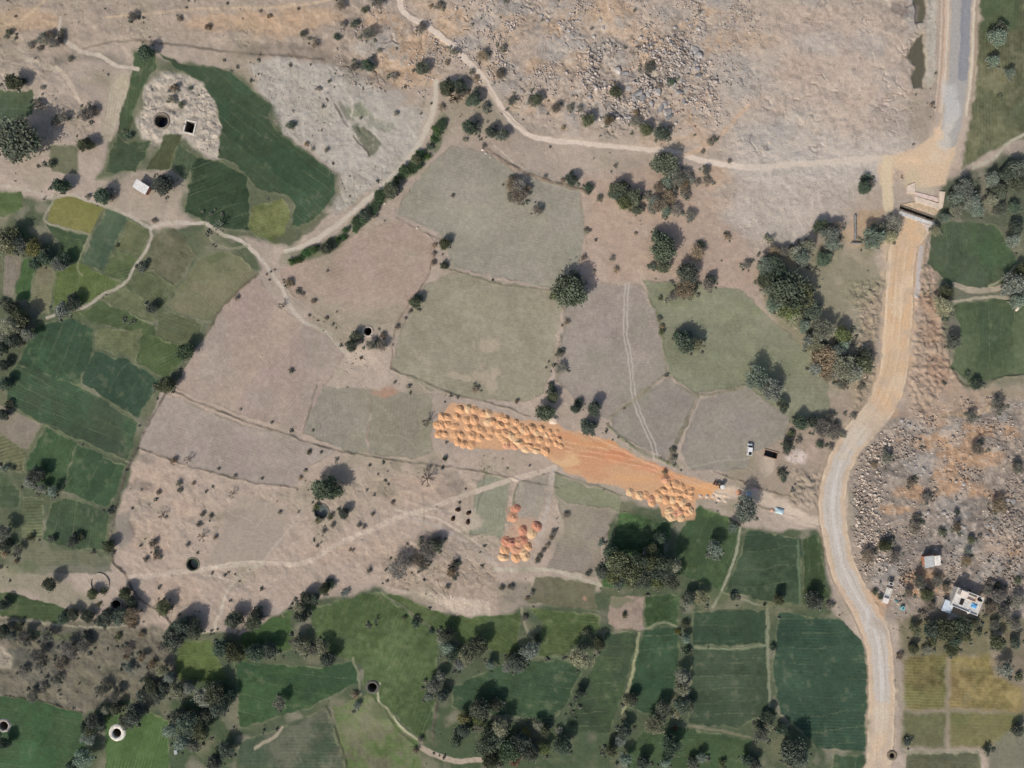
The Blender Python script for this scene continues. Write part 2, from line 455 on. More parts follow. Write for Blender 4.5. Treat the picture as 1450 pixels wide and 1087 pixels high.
G(P(25,515,112,545,196,597,181,653,60,600,8,567,12,530), (73,92,72), two=((66,92,66),.6))
G(Z('I',(-250,60),(0,130),(232,232),(155,380),(100,350),(-250,240)), (140,127,117), bund=GB)
G(Z('I',(245,245),(430,340),(330,600),(200,600),(140,520),(150,450)), (68,99,66))
G(Z('I',(430,350),(690,470),(640,600),(590,690),(480,650),(340,600)), (67,96,67), rows=(30,4,.04))
G(Z('I',(285,655),(400,645),(500,670),(600,730),(590,920),(440,930),(235,870),(270,720)), (68,89,66), two=((80,98,70),.5), rows=(5,4,.04))
G(Z('I',(130,630),(240,640),(230,870),(130,850)), (104,115,84), rows=(90,4.5,.16))
G(Z('I',(-250,500),(0,500),(110,590),(110,690),(-250,700)), (78,98,72))
G(Z('I',(130,925),(400,930),(600,960),(610,1040),(500,1060),(130,1050)), (114,118,98), a=.8, soft=2, bund=None)
G(Z('I',(-250,240),(0,290),(100,350),(150,400),(130,500),(-250,460)), (112,116,86), rows=(75,5,.12))
# dry fields of the middle
D(P(243,548,275,500,320,430,365,388,392,435,470,478,488,500,457,555,432,610,330,583,275,563), (170,150,138), two=((160,145,135),.6), rows=(35,4,.02))
D(P(228,553,270,572,330,598,420,620,478,638,440,660,415,690,370,686,310,672,245,652,195,633), (164,149,140), rows=(110,4,.02))
D(P(437,590,458,546,525,552,518,640,500,643,432,612), (148,139,127))
D(P(527,552,612,560,612,640,590,650,520,642), (144,136,120), two=((152,142,128),.6))
D(P(397,383,450,348,520,322,560,312,608,332,618,350,606,395,566,455,520,460,492,470,442,440,402,405), (172,151,137), two=((156,146,128),.5))
D(P(568,288,602,240,640,206,690,216,730,245,800,262,822,265,830,330,815,385,786,410,640,378,622,330,562,305), (155,147,134), two=((146,140,124),.6))
D(P(636,385,784,413,795,428,786,500,770,558,740,570,680,566,612,553,552,520,570,462,606,402), (151,142,124), two=((160,148,132),.6))
D(P(800,420,830,403,905,403,930,450,945,528,880,573,860,592,830,580,790,540,797,470), (158,145,136), two=((150,138,128),.6), rows=(85,3.6,.025))
G(P(910,396,1050,410,1090,450,1172,520,1176,590,1120,600,1052,545,985,558,948,528,930,455), (136,134,114), bund=DB, two=((122,126,102),.6), rows=(90,5,.02))
D(P(864,592,945,535,988,560,962,620,942,650,872,614), (148,138,130), rows=(70,3.5,.02))
D(P(992,565,1055,547,1118,590,1112,620,1062,640,1058,662,1030,668,975,664,962,640), (148,138,129), rows=(70,3.5,.02))
D(P(318,722,345,700,408,722,402,768,372,794,290,800,310,760), (160,146,134), a=.6, soft=6, bund=None)
D(P(164,735,184,720,186,770,168,780), (140,130,124), a=.7, soft=3, bund=None)
D(P(674,684,690,672,722,680,712,760,664,756), (146,142,126), rows=(10,4,.03))
D(P(730,682,777,670,768,720,752,760,742,752,724,740), (158,146,134), rows=(12,4,.04))
D(P(784,672,880,703,876,722,800,712,786,700), (136,134,113))
D(P(786,702,802,712,876,722,868,735,852,772,846,816,772,804,800,750), (150,138,126))
# lower right crops
G(P(876,723,950,740,947,757,935,770,950,800,940,830,850,832,862,790), (66,92,60), two=((82,106,66),.8), mot=.16)
G(P(990,716,1045,740,1050,760,1022,835,957,810,957,760), (72,96,64), two=((88,110,70),.7))
G(P(1060,750,1135,762,1132,855,1092,852,1027,838,1047,790), (64,86,65), two=((82,98,76),.5), rows=(85,4.5,.02))
G(P(1137,763,1158,756,1170,830,1176,848,1137,856), (73,93,60))
G(P(982,866,1085,863,1086,911,980,914), (58,82,63), rows=(88,4.5,.03))
G(P(981,919,1087,916,1088,1008,1040,1030,974,1024), (66,86,66), two=((76,88,70),.6), rows=(88,4.5,.03))
G(P(1102,868,1195,878,1222,910,1230,960,1224,1064,1160,1058,1104,1010,1094,940), (60,88,70), rows=(91,4.6,.06))
G(P(912,891,962,887,958,970,940,1018,888,1000,898,950), (60,90,65), rows=(88,5,.025))
G(P(857,896,905,894,882,985,862,1040,800,1030,832,960), (72,91,67), two=((78,98,66),.5), rows=(88,5,.02))
G(P(735,937,800,934,826,950,800,1000,780,1022,700,1010,640,1000,642,972,700,945), (63,91,66), two=((78,98,70),.5))
G(P(747,860,850,870,852,890,830,900,800,927,745,930,770,880), (84,106,62), two=((102,114,76),.6), mot=.1)
G(P(542,838,560,840,600,857,640,873,690,873,735,868,735,928,690,920,622,896,562,852), (84,106,62), two=((98,110,74),.5))
G(P(440,860,540,837,560,855,620,900,616,1000,600,1052,546,998,520,996,512,940,452,922), (80,102,62), two=((94,110,74),.6), mot=.1, rows=(20,5,.04))
G(P(332,936,450,945,500,936,508,966,440,1000,340,1030), (63,93,63), two=((74,100,64),.5), rows=(100,4,.03))
G(P(250,910,300,905,322,965,250,962), (94,115,62), rows=(95,4,.05))
G(P(340,900,410,862,416,918,340,938), (78,107,60), rows=(110,4,.05))
G(P(-70,978,50,990,117,1008,126,1110,-70,1130), (72,101,66), two=((62,94,64),.6), rows=(100,4.5,.04))
G(P(150,1012,205,1005,238,1020,242,1130,150,1130), (78,110,61), rows=(15,4.5,.08))
G(P(340,1052,400,1030,463,1000,488,1087,500,1140,340,1140), (82,100,79), two=((118,116,98),.6))
G(P(490,1087,470,1000,520,985,545,1000,590,1050,604,1100,600,1140,500,1140), (122,120,98), two=((92,112,66),.9), bund=DB, mot=.12)
G(P(918,1026,960,1028,1062,1048,1066,1140,882,1140,890,1060), (75,99,64), two=((68,92,66),.6))
G(P(1180,1068,1224,1070,1222,1140,1170,1140), (66,90,66))
G(P(-70,835,20,838,100,864,92,884,20,872,-70,870), (76,96,62), bund=None)
G(P(760,815,840,826,846,864,745,852), (112,108,88), two=((124,116,100),.6))
G(P(867,845,912,845,911,890,874,892,860,882), (166,144,132), bund=DB, two=((150,134,122),.5))
G(P(914,843,962,842,960,883,914,888), (70,98,63), mot=.12)
# right side
G(P(1392,-70,1520,-70,1520,190,1450,195,1400,215,1362,240,1376,150,1384,60), (104,110,82), two=((122,118,92),.8), bund=None, soft=3, mot=.1)
G(P(1388,-70,1450,-70,1440,40,1400,60,1388,30), (78,100,68), a=.7, soft=6, bund=None)
G(P(1336,312,1410,318,1428,345,1442,372,1418,406,1380,408,1345,405,1313,372,1318,330), (86,103,79), two=((76,98,70),.7), rows=(5,4,.03))
G(P(1350,430,1425,421,1520,430,1520,528,1450,530,1372,543,1346,520,1360,470), (82,101,73), two=((96,106,80),.6))
G(P(1280,930,1341,926,1341,1004,1280,1006), (137,126,88), two=((116,117,78),.6), rows=(92,4.2,.07), mot=.15, bund=None, soft=5)
G(P(1344,930,1400,925,1412,958,1450,975,1450,1008,1344,1004), (142,128,88), two=((160,138,98),.6), rows=(92,4.2,.05), mot=.15, bund=None, soft=5)
G(P(1344,1006,1450,1010,1440,1030,1400,1060,1344,1058), (127,121,86), two=((106,114,76),.6), bund=None, soft=5)
G(P(1278,1008,1341,1008,1338,1060,1276,1058), (112,110,84), bund=None, soft=5)
G(P(1285,1066,1386,1066,1392,1140,1278,1140), (102,106,84))
G(P(1400,1062,1450,1015,1520,1015,1520,1140,1400,1140), (122,119,104), a=.8, soft=3)

# ------------------------------------------------------------------ banks, ditches, hedge lines, foot paths
DK = (92,84,72)
for pts, wd, c, a, h in [
    (P(225,545,272,566,330,590,400,613,470,636,560,652,622,660,660,664,720,676,790,690), 2.6, DK, .75, .35),
    (P(195,633,245,653,300,668,365,684,420,690), 2.2, DK, .7, .3),
    (P(552,522,600,540,640,558,700,572,750,590), 2.2, DK, .7, .3),
    (P(448,545,430,612), 3, (122,114,98), .8, .2),
    (P(560,308,590,324,622,338), 2.2, DK, .6, .3),
    (P(636,380,700,400,785,412), 2.2, (104,104,80), .7, .3),
    (P(616,340,607,390,580,430,560,465,552,520), 2.4, (126,108,92), .7, .35),
    (P(795,430,800,460,790,500,788,540), 5, (118,110,90), .55, .3),
    (P(830,250,822,290,830,340,820,385), 3, (140,122,104), .5, .2),
    (P(905,400,932,450,945,530), 2.4, (112,114,88), .7, .3),
    (P(862,590,905,562,945,531,985,560,1052,546), 4, (126,120,100), .8, .3),
    (P(988,562,975,590,960,622,946,655), 6, (124,117,98), .85, .3),
    (P(860,600,900,635,960,660), 4, (106,112,84), .7, .35),
    (P(240,548,215,590,195,632,175,680,160,740,158,790,178,815,195,845,228,868,245,885), 3.2, (96,86,76), .8, .6),  # bund ridge with its shadow line painted in dark
    (P(365,388,320,428,285,480,250,530), 2.6, (104,94,78), .7, .5),
    (P(690,212,720,232,760,250,800,262,830,272), 6, (118,102,86), .7, .7),
    (P(700,205,740,238,790,256), 2, (196,182,162), .6, .2),
    (P(1010,697,1060,712,1110,728,1160,748), 2.5, (110,96,84), .7, .3),
    (P(1010,668,1050,682,1090,696,1130,705), 2.5, (110,98,84), .7, .3),
    (P(880,702,850,690,784,670), 2.4, (100,104,80), .7, .3),
    (P(665,765,690,660), 2, (104,108,84), .6, .2),
    (P(720,740,732,684), 2, (104,108,84), .6, .2),
    (P(462,1000,478,1040,492,1090), 2.6, (70,76,54), .8, .3),
    (P(595,1060,560,1028,540,995), 2.4, (70,76,54), .8, .3),
    (P(612,1050,616,1010,622,985), 3, (98,88,76), .8, .4),
    (P(1342,310,1316,335,1308,375,1322,420,1345,440), 4, (112,108,92), .6, .4),
    (P(1345,520,1370,546,1420,535,1460,530), 3, (78,76,62), .8, .5),
    (P(0,985,60,993,120,1010), 2.2, (86,74,64), .8, .3),
    (P(405,870,352,880,330,905), 3, (90,88,68), .7, .3),
]:
    track(pts, wd, c, a, .9, .35, h)
# foot paths and cart tracks
PL = (204,190,170)
for pts, wd, c, a in [
    (P(-70,258,0,262,40,270,75,280,100,276,140,288,180,305,214,322), 4, (178,164,148), .8),
    (P(80,275,72,292,62,312,90,322,128,332), 2.6, (146,140,116), .8),
    (P(214,322,212,345,190,380,176,402,145,417,124,432,100,440,66,450), 3.4, (172,160,142), .9),
    (P(214,322,235,316,290,317,314,332,343,342,370,366,398,408,422,448,462,470,490,500), 4.5, (186,172,156), .85),
    (P(128,332,110,375,116,390), 2, (128,130,98), .7),
    (P(290,317,300,342,322,352,350,348), 3, (132,128,104), .7),
    (P(85,25,85,45,95,60,115,72,140,78,165,92,195,97), 5, (192,176,158), .85),
    (P(80,95,95,110,110,140,118,150), 5, (196,176,154), .7),
    (P(40,85,62,92,78,100), 7, (190,172,152), .6),
    (P(-70,42,10,36,40,20,60,2,80,-30), 4, (196,170,140), .6),
    (P(150,24,220,18,300,12,380,10,430,6,470,-2), 3.4, (200,172,142), .55),
    (P(0,882,30,878,80,884,130,888,170,886,190,878), 2.4, (156,148,126), .8),
    (P(566,-40,566,5,579,23,615,44,656,80,682,108,722,168,760,195,830,203,940,213,1000,228,1060,236,1130,232,1250,224), 7, (212,192,174), .95),
    (P(606,90,640,82,660,95,690,122,705,158), 5, (188,166,144), .6),
    (P(955,222,990,212,1020,190,1045,165,1060,150), 6, (196,164,136), .6),
    (P(690,140,715,160,745,185,800,196,850,201,930,208), 1.6, (170,148,128), .6),
    (P(612,92,630,100,660,108,690,130), 3, (128,114,98), .6),
    (P(618,115,617,140,610,165,592,206,560,245,525,278,485,312,462,330,438,345,405,358), 6, (192,178,160), .9),
    (P(630,100,605,115,600,150), 2.4, (150,136,120), .7),
    (P(480,115,500,150,495,175,525,185,538,200), 3, (196,182,166), .6),
    (P(786,662,740,674,690,690,620,715,560,735,480,770,430,797,375,797,310,803,215,815,186,817), 6, (192,172,154), .85),
    (P(285,810,320,799,350,794,375,795), 1.6, (204,188,168), .7),
    (P(288,813,310,817,330,824), 1.6, (200,184,164), .7),
    (P(560,700,600,715,640,722), 1.8, (150,134,120), .5),
    (P(560,722,590,728,620,735,650,752,690,778), 1.8, (200,182,164), .6),
    (P(372,797,330,825,306,880,300,892,250,897), 4, (188,172,154), .8),
    (P(372,797,395,765,418,735,430,715), 3, (178,162,146), .6),
    (P(190,835,205,820,240,812,300,806), 3, (188,170,152), .7),
    (P(585,733,640,755,690,790,710,806), 4, (178,162,148), .7),
    (P(600,738,600,700), 2, (140,124,110), .5),
    (P(700,806,740,807,775,806,810,815,850,829), 5, (178,166,146), .8),
    (P(783,666,778,700,770,740,758,765), 6, (176,162,150), .7),
    (P(1048,745,1040,790,1022,836,1010,860), 3, (156,152,128), .8),
    (P(905,895,900,930,890,975,882,1010), 3.4, (150,148,112), .85),
    (P(980,917,1035,918,1088,913), 2.6, (118,128,100), .85),
    (P(1087,862,1088,920,1090,1000), 3.6, (124,128,104), .85),
    (P(966,1026,1010,1033,1062,1044), 3, (116,112,88), .8),
    (P(1022,838,1060,852,1090,858), 3, (138,134,112), .8),
    (P(912,890,940,882,962,888), 2.6, (128,132,104), .8),
    (P(742,930,800,932,830,945), 2.4, (100,112,82), .8),
    (P(1130,765,1132,855), 2.4, (96,112,86), .7),
    (P(1340,928,1341,1008,1340,1060), 2, (120,114,84), .18),
    (P(1276,1064,1330,1064,1390,1066,1400,1080), 3, (142,136,112), .8),
    (P(1278,1007,1341,1006,1400,1010), 2, (122,114,84), .15),
    (P(1450,190,1425,205,1405,225,1378,238), 4, (176,166,146), .8),
    (P(1347,428,1400,420,1450,424), 3.4, (164,152,130), .85),
    (P(1352,402,1380,412,1420,406), 7, (168,152,132), .85),
    (P(1400,405,1420,395,1440,375), 2.4, (150,146,118), .8),
    (P(537,968,536,990,548,1004,570,1030,596,1052), 2.6, (176,170,138), .85),
    (P(500,932,508,960,510,985), 2.6, (134,132,106), .7),
    (P(360,1060,390,1042,400,1030), 4, (172,156,134), .7),
    (P(596,1058,620,1070,650,1078,680,1075), 7, (178,158,140), .8),
    (P(886,400,883,440,884,480,891,520,894,560,900,580,920,625,925,650), 1.3, (186,174,162), .7),
    (P(891,400,888,440,889,480,896,520,899,560,906,582,925,622,930,648), 1.3, (186,174,162), .7),
    (P(975,662,1010,655,1060,648), 2, (168,158,140), .5),
    (P(1250,-10,1262,6,1300,14), 3, (196,184,168), .6),
    (P(738,862,745,890,760,915), 3.4, (150,142,116), .7),
    (P(1330,590,1380,585,1460,560), 6, (186,160,130), .6),
]:
    track(pts, wd * 1.08, tuple(min(255, q + 6) for q in c), min(1, a * 1.15), .9, .14)
MT = P(566,-40,566,5,579,23,615,44,656,80,682,108,722,168,760,195,830,203,940,213,1000,228,1060,236,1130,232,1250,224)
sl, d = linedist(curve(MT), 24, .8)
FLAT[sl] = np.maximum(FLAT[sl], 1 - sstep(3, 7, d))
for q_ in (P(612,92,618,115,617,140,610,165,592,206,560,245,525,278,485,312,462,330,438,345,405,358),):
    sl, d = linedist(curve(q_), 24, .8); FLAT[sl] = np.maximum(FLAT[sl], 1 - sstep(3, 7, d))
tr_ = random.Random(5)
for i in range(34):      # thin trails worn by goats and cattle
    x, y = tr_.uniform(170, 700), tr_.uniform(600, 850)
    if i > 20: x, y = tr_.uniform(20, 620), tr_.uniform(0, 170)
    a = tr_.uniform(-.6, .6); q = [(x, y)]
    for s_ in range(5):
        a += tr_.uniform(-.45, .45); x += 18 * math.cos(a); y += 18 * math.sin(a); q.append((x, y))
    track(q, 1.1, (200,182,164) if i % 3 else (136,122,108), .32, .8, .5, 0, True, .8)
# the rough oval left by the dark round pits, dug-up pale ground
for b in [(515,505,26,18),(500,500,12,8),(1130,648,13,12),(1085,655,14,18),(660,735,24,18)]:
    blob(*b, (196,176,156), .7, 0, .8)
for b in [(690,490,15,13),(650,530,22,8),(700,540,9,14),(690,530,30,10)]: blob(*b, (184,166,144), .5, .2, 1.6)
for b in [(548,553,22,10),(830,845,4,4)]: blob(*b, (176,134,112), .7)
blob(1131, 648, 16, 14, (212,192,180), .95, 0, .3); blob(1150, 640, 12, 12, (186,158,146), .6)
# thin ground-cover greens between the plots
for b in [(300,360,30,10),(60,330,30,14),(110,440,22,8),(150,250,20,8),(30,800,26,12),(540,1010,20,12),(880,850,22,8),(700,880,18,8),(760,905,16,20),(1010,842,30,10),(1100,855,36,6),(490,905,20,8),(60,900,50,8),(160,1000,24,10)]:
    blob(*b, (92,104,72), .6)

# ------------------------------------------------------------------ orange dumping ground
slo, mo, sdo = polymask(P(640,570,690,578,745,597,785,596,800,606,835,614,872,626,905,648,950,666,1000,682,1042,694,1030,706,985,705,985,735,968,739,938,730,930,712,890,705,884,690,840,683,800,668,770,644,735,637,700,637,650,630,616,616,622,592), 1.4)
paint(slo, mo * np.clip(1 - .35 * np.clip(n12b[slo], 0, 1) * (sdo < 6), 0, 1), (200,158,122), .97)
STONE[slo] = STONE[slo] * (1 - mo) + .35 * mo
kk = len(REGN); kk_dump = kk; REGN[kk] = ("dumping_ground", None); REG[slo][sdo > 0] = kk; FLAT[slo] = np.maximum(FLAT[slo], mo)
for b, c in [((860,645,50,12),(208,142,104)),((800,622,26,8),(200,146,108)),((880,640,24,6),(196,134,100)),((950,676,30,6),(204,148,108)),((835,655,40,14),(196,146,112)),((930,660,40,8),(214,148,112)),((900,678,40,8),(206,160,118)),((850,628,50,7),(200,146,104)),((985,690,40,7),(216,164,116)),((1010,695,26,6),(212,160,110)),((800,650,26,10),(212,176,134))]:
    sl = win(b[0] - 70, b[1] - 40, b[0] + 70, b[1] + 40)
    d = np.sqrt(((UX[sl] - b[0]) / b[2]) ** 2 + ((UY[sl] - b[1]) / b[3]) ** 2)
    paint(sl, (1 - sstep(.5, 1.1, d)) * (REG[sl] == kk), c, .8)
for b in [(830,640,40,9),(900,655,30,8),(850,672,34,8),(960,690,30,7),(790,640,20,9)]: blob(*b, (190,140,106), .5, .2, 1.5)
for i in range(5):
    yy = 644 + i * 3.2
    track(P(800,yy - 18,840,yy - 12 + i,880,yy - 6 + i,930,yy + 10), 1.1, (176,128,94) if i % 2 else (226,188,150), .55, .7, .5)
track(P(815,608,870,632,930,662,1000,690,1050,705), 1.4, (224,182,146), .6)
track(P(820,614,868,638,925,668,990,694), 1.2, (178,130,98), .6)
for c in (((723,727),10),((735,765),24),((748,750),18)):
    blob(c[0][0], c[0][1], c[1], c[1] * 1.2, (196,156,128), .6)

# ------------------------------------------------------------------ roads
def road(name, pts, wd, col, soft=1.2, brk=.12, warp=.5, a=1.0):
    p = curve(pts)
    sl, d = linedist(p, 30 + wd, warp)
    m = 1 - sstep(wd / 2 - soft * .6, wd / 2 + soft, d)
    paint(sl, m * np.clip(1 - brk + brk * n12b[sl], 0, 1), col, a)
    STONE[sl] = STONE[sl] * (1 - m) + .25 * m
    FLAT[sl] = np.maximum(FLAT[sl], 1 - sstep(wd / 2, wd / 2 + 5, d))
    k = len(REGN); REGN[k] = (name, None)
    REG[sl][d < wd / 2] = k
    return p
def strip(pts, off, wd, col, a=.6, soft=1.0, brk=.14):
    p = curve(pts)
    q = []
    for i in range(len(p)):
        a0, b0 = p[max(0, i - 1)], p[min(len(p) - 1, i + 1)]
        dx, dy = b0[0] - a0[0], b0[1] - a0[1]
        l = math.hypot(dx, dy) or 1
        q.append((p[i][0] - dy / l * off, p[i][1] + dx / l * off))
    track(q, wd, col, a, soft, brk, 0, False, .4)
R0 = P(1366,-70,1362,0,1360,60,1355,120,1347,170,1336,212)
R1 = P(1257,226,1255,250,1256,270,1262,315)
R2 = P(1300,318,1282,345,1274,385,1273,440,1268,490,1264,535,1248,575,1222,606,1200,634,1184,670,1178,715,1183,765,1195,810,1216,852,1236,892,1246,940,1248,1000,1245,1050,1240,1150)
road("road_verge", R0, 50, (192,172,152), 4, .35, 1.6)
sl_, m_ = patch(P(1242,222,1290,214,1322,192,1338,160,1354,160,1352,210,1340,262,1290,266,1276,240,1266,236,1266,262,1246,262), (210,182,152), .95, 3, fuzzy=False)
k_ = len(REGN); REGN[k_] = ("dirt_road", None); REG[sl_][m_ > .5] = k_; FLAT[sl_] = np.maximum(FLAT[sl_], m_)
track(P(1060,236,1130,232,1200,230,1250,226), 13, (200,184,168), .75, 5)
road("dirt_road", R1, 14, (212,190,158), 2)
road("road_verge", P(1264,312,1262,345,1262,400,1262,470,1258,520), 22, (206,180,150), 5, .4, 2.2)
road("dirt_road", R2, 37, (204,180,154), 3.5, .35, 2.2)
road("dirt_road", P(1290,318,1285,360,1276,420,1270,500,1256,560), 40, (212,174,136), 6, .45, 2.2)
road("dirt_road", P(1178,742,1150,738,1120,725,1090,708,1050,700,1020,700), 17, (214,192,170), 4, .3, 1.4)
strip(P(1305,350,1301,380,1298,420), 0, 6, (188,180,176), .8)
strip(P(1277,350,1270,420,1266,500,1250,560), 6, 2, (186,150,112), .5)
strip(P(1277,350,1270,420,1266,500,1250,560), -6, 2, (224,196,160), .5)
strip(P(1277,350,1270,420,1266,500,1250,560), 14, 2.4, (226,200,170), .5)
road("paved_road", P(1214,616,1192,650,1180,690,1178,720,1184,765,1196,810,1218,852,1238,892,1247,940,1248,1007), 21, (196,185,174), 2.6, .16, 1.5)
R3 = P(1214,616,1192,650,1180,690,1178,720,1184,765,1196,810,1218,852,1238,892,1247,940,1248,1007)
strip(R3, 0, 3, (206,198,190), .7); strip(R3, 6, 2, (174,164,156), .6); strip(R3, -6, 2, (176,168,160), .5); strip(R3, 15, 4, (208,178,150), .7); strip(R3, -15, 4, (206,178,150), .7); strip(R3, 19.5, 1.6, (150,128,108), .6)
for q in [(1206,622,14,12,(204,182,156)),(1196,640,8,14,(202,182,160)),(1247,1000,14,10,(206,180,150)),(1180,700,5,20,(206,196,188)),(1186,770,5,24,(204,194,186)),(1230,880,6,22,(204,196,188)),(1248,960,6,22,(202,194,188)),(1272,420,10,30,(214,188,158)),(1262,530,12,26,(200,170,138)),(1276,370,10,16,(198,168,138)),(1284,400,8,20,(218,192,164)),(1262,470,8,24,(214,184,150)),(1268,545,14,16,(212,188,160)),(1235,590,16,12,(206,182,156)),(1244,1050,10,24,(212,184,152))]: blob(q[0], q[1], q[2], q[3], q[4], .6, .1, 1.0)
track(P(1236,880,1252,890,1262,905), 10, (176,162,148), .8, 4)
road("paved_road", P(1363,-70,1361,0,1359,60,1356,120,1350,165,1343,195), 27, (166,160,155), 1.3)
RA = P(1363,-70,1361,0,1359,60,1356,105)
road("asphalt_lane", P(1370,-70,1368,0,1366,60,1363,108), 14, (142,141,143), 1.2, .08)
strip(RA, -3.2, 2.6, (138,132,140), .6)
for o, c in ((18,(214,196,176)), (24,(176,150,130)), (21,(206,176,154)), (27,(208,184,164)), (-18.5,(216,202,178)), (-22.5,(160,140,120))):
    strip(P(1363,-70,1361,0,1359,60,1355,120,1350,160), o, 2.2, c, .8)
track(P(1322,-70,1320,0,1318,60,1316,115), 13, (190,180,166), .9, 2)
blob(1345, 150, 14, 40, (196,190,184), .7); blob(1340, 196, 13, 26, (204,192,178), .7, .35, .9); blob(1326, 222, 16, 14, (212,190,164), .6, .3, 1.0); blob(1214, 612, 16, 26, (202,184,164), .7, .5, .9); blob(1247, 1020, 10, 30, (206,188,166), .7, 0, .9)
for b in [(1300,232,14,5),(1330,190,10,12),(1285,228,20,8)]: blob(*b, (224,190,156), .6)
blob(1290,255,14,12,(196,178,146),.6); blob(1305,272,24,10,(204,186,160),.5)
for o_ in (20.5, -20.5, 18, -18.5):      # windrows of spoil and gravel left by the grader
    for pts_ in (P(1300,318,1282,345,1274,385,1273,440,1268,490,1264,535,1248,575,1222,606,1200,634), P(1214,616,1192,650,1180,690,1178,720,1184,765,1196,810,1218,852,1238,892,1247,940,1248,1007,1244,1080)):
        strip(pts_, o_ if pts_[0][0] > 1250 else o_ * .95, 1.8, (150,128,106) if abs(o_) > 20 else (222,200,174), .6, .9, .9)
for o_ in (-5.5, -2.5, 3, 6.5):
    strip(P(1284,345,1276,385,1273,440,1268,490,1262,540,1244,580,1218,610,1194,645,1181,690,1179,720,1185,765,1197,810,1219,852,1239,892,1247,940,1248,1007,1244,1080), o_, 1.1, (168,146,124) if o_ in (-5.5, 3) else (218,202,182), .3, .9, .8)
# pond beside the road
def pond(pts, col):
    sl, m, d = polymask(pts, .8)
    HGT[sl] -= .7 * sstep(-2.5, 1.5, d)
    paint(sl, sstep(-4, -1, d), (150,136,118), .5)
    paint(sl, m, col)
    STONE[sl] = STONE[sl] * (1 - m)
    k = len(REGN); REGN[k] = ("pond_water", None)
    REG[sl][d > 0] = k
    FLAT[sl] = np.maximum(FLAT[sl], m)
pond(P(1297,-70,1311,-70,1311,20,1308,32,1297,32,1294,10), (98,92,74))
pond(P(1300,52,1309,49,1309,90,1308,122,1292,124,1291,108,1298,92,1289,84,1285,78,1292,64), (96,90,74))
patch(P(1265,5,1300,8,1298,30,1280,28,1262,18), (134,120,112), .8, 3)
track(P(480,145,492,165,505,176,515,190,525,200), 5, (104,104,84), .8, 2, .3, -.5)
patch(P(500,180,522,184,538,198,532,212,522,220,508,200), (112,112,92), .9, 2)
track(P(474,148,486,170,492,178), 2.5, (84,74,66), .8, 1)
track(P(500,192,512,206,524,219), 2.5, (84,74,66), .8, 1)
# the wet green bank along the cart track
HEDGE = P(625,168,622,188,612,210,592,228,570,250,545,276,524,298,500,322,470,346,436,360,404,368)
track(HEDGE, 15, (84,98,68), .75, 4, .4)

# ------------------------------------------------------------------ relief and stony mottling
def zone(pts, soft=20):
    sl, m, d = polymask(pts, soft, True)
    z = np.zeros_like(PX); z[sl] = m
    return z * (1 - FLAT)
Zhill = zone(P(470,50,560,-70,1330,-70,1280,200,1100,230,990,200,900,195,760,180,700,140,640,70,560,120,500,110), 26)
Zcore = zone(P(800,90,860,60,960,50,1000,85,990,150,950,180,900,175,830,155), 34)
Zright = zone(P(1208,650,1250,600,1330,570,1510,560,1510,840,1380,830,1290,870,1240,860,1215,800,1208,720), 12)
Zflat = zone(P(1010,40,1100,0,1270,0,1295,200,1240,250,1130,350,1050,345,990,280,1000,150), 40)
Zspoil = zone(P(1300,340,1345,440,1350,530,1300,600,1285,520), 8) + zone(P(1208,400,1246,400,1242,530,1210,580), 8)
Ztrench = zone(P(1118,668,1160,672,1156,724,1124,712), 4)
Zwell = zone(P(205,120,230,100,275,110,300,130,313,180,312,225,262,195,225,205,195,190), 6)
Zer = np.maximum(0, .55 * zone(P(350,95,400,85,480,95,560,150,600,160,590,220,500,290,470,300,478,250,440,215,400,190,385,160), 8))
Zer = np.maximum(Zer, .5 * zone(P(530,790,600,770,700,800,712,850,690,872,640,868,600,850,545,832), 10))
Zscrub = zone(P(-70,870,235,890,260,930,235,985,130,1008,-70,980), 10)
Zmid = zone(P(170,640,420,690,560,660,700,660,780,700,700,800,700,850,500,820,340,860,240,880,160,790), 20)
Ztl = zone(P(-70,-70,500,-70,600,130,480,90,250,60,90,75,160,200,60,200,-70,120), 20)
rid = 1 - np.abs(n12) * 1.8
HGT += Zhill * (1 - .6 * Zflat) * (.55 * n30 + .10 * rid) + Zcore * (.7 * n30b + .25 * rid) + Zright * (.5 * n30 + .16 * rid + .06 * n6)
crk = np.clip(1 - np.abs(vnoise(16, 71, 3)) * 9, 0, 1) * sstep(.0, .35, n50 + .5 * n30b)
crk2 = np.clip(1 - np.abs(vnoise(11, 72, 3)) * 8, 0, 1) * sstep(.0, .3, n30b)
HGT -= .75 * crk * (Zhill * (1 - Zflat) * .8 + .5 * Zflat * Zhill) + .8 * crk2 * np.maximum(Zcore, Zright * .75) + .45 * crk * np.clip(Zwell + .8 * Zer + Ztl * .4 + .3 * Zmid, 0, 1)
HGT += Zer * (.35 * n30 + .1 * n6) + Zflat * (.15 * n30 + .05 * n6) + Zwell * (.45 * n12 + .2 * n6) + Zscrub * .35 * n12 + Zmid * .16 * n12 + Ztl * (.3 * n30 + .15 * n12)
HGT += (Zspoil + Ztrench) * (.8 * np.abs(vnoise(9, 51, 2)) + .2 * n6)
HGT += (1 - FLAT) * (.10 * n12 + .05 * n6) + FLAT * .03 * n12
ZZ = np.clip(Zhill + Zright + Zwell + Zer + .7 * Zflat + .6 * Zscrub + .5 * Zspoil + .25 * Zmid + .4 * Ztl, 0, 1)
STONE = np.clip(STONE + .6 * ZZ, 0, 1)
scr = vnoise(9, 61, 3); scr2 = vnoise(5, 62, 2); cr = np.clip(1 - np.abs(scr + .3 * scr2) * 5, 0, 1)
ALB *= (1 + (1 - FLAT) * (.10 * scr2 * .3 + .045 * cr - .05 * np.clip(1 - np.abs(vnoise(13, 63, 3)) * 6, 0, 1)))[..., None]
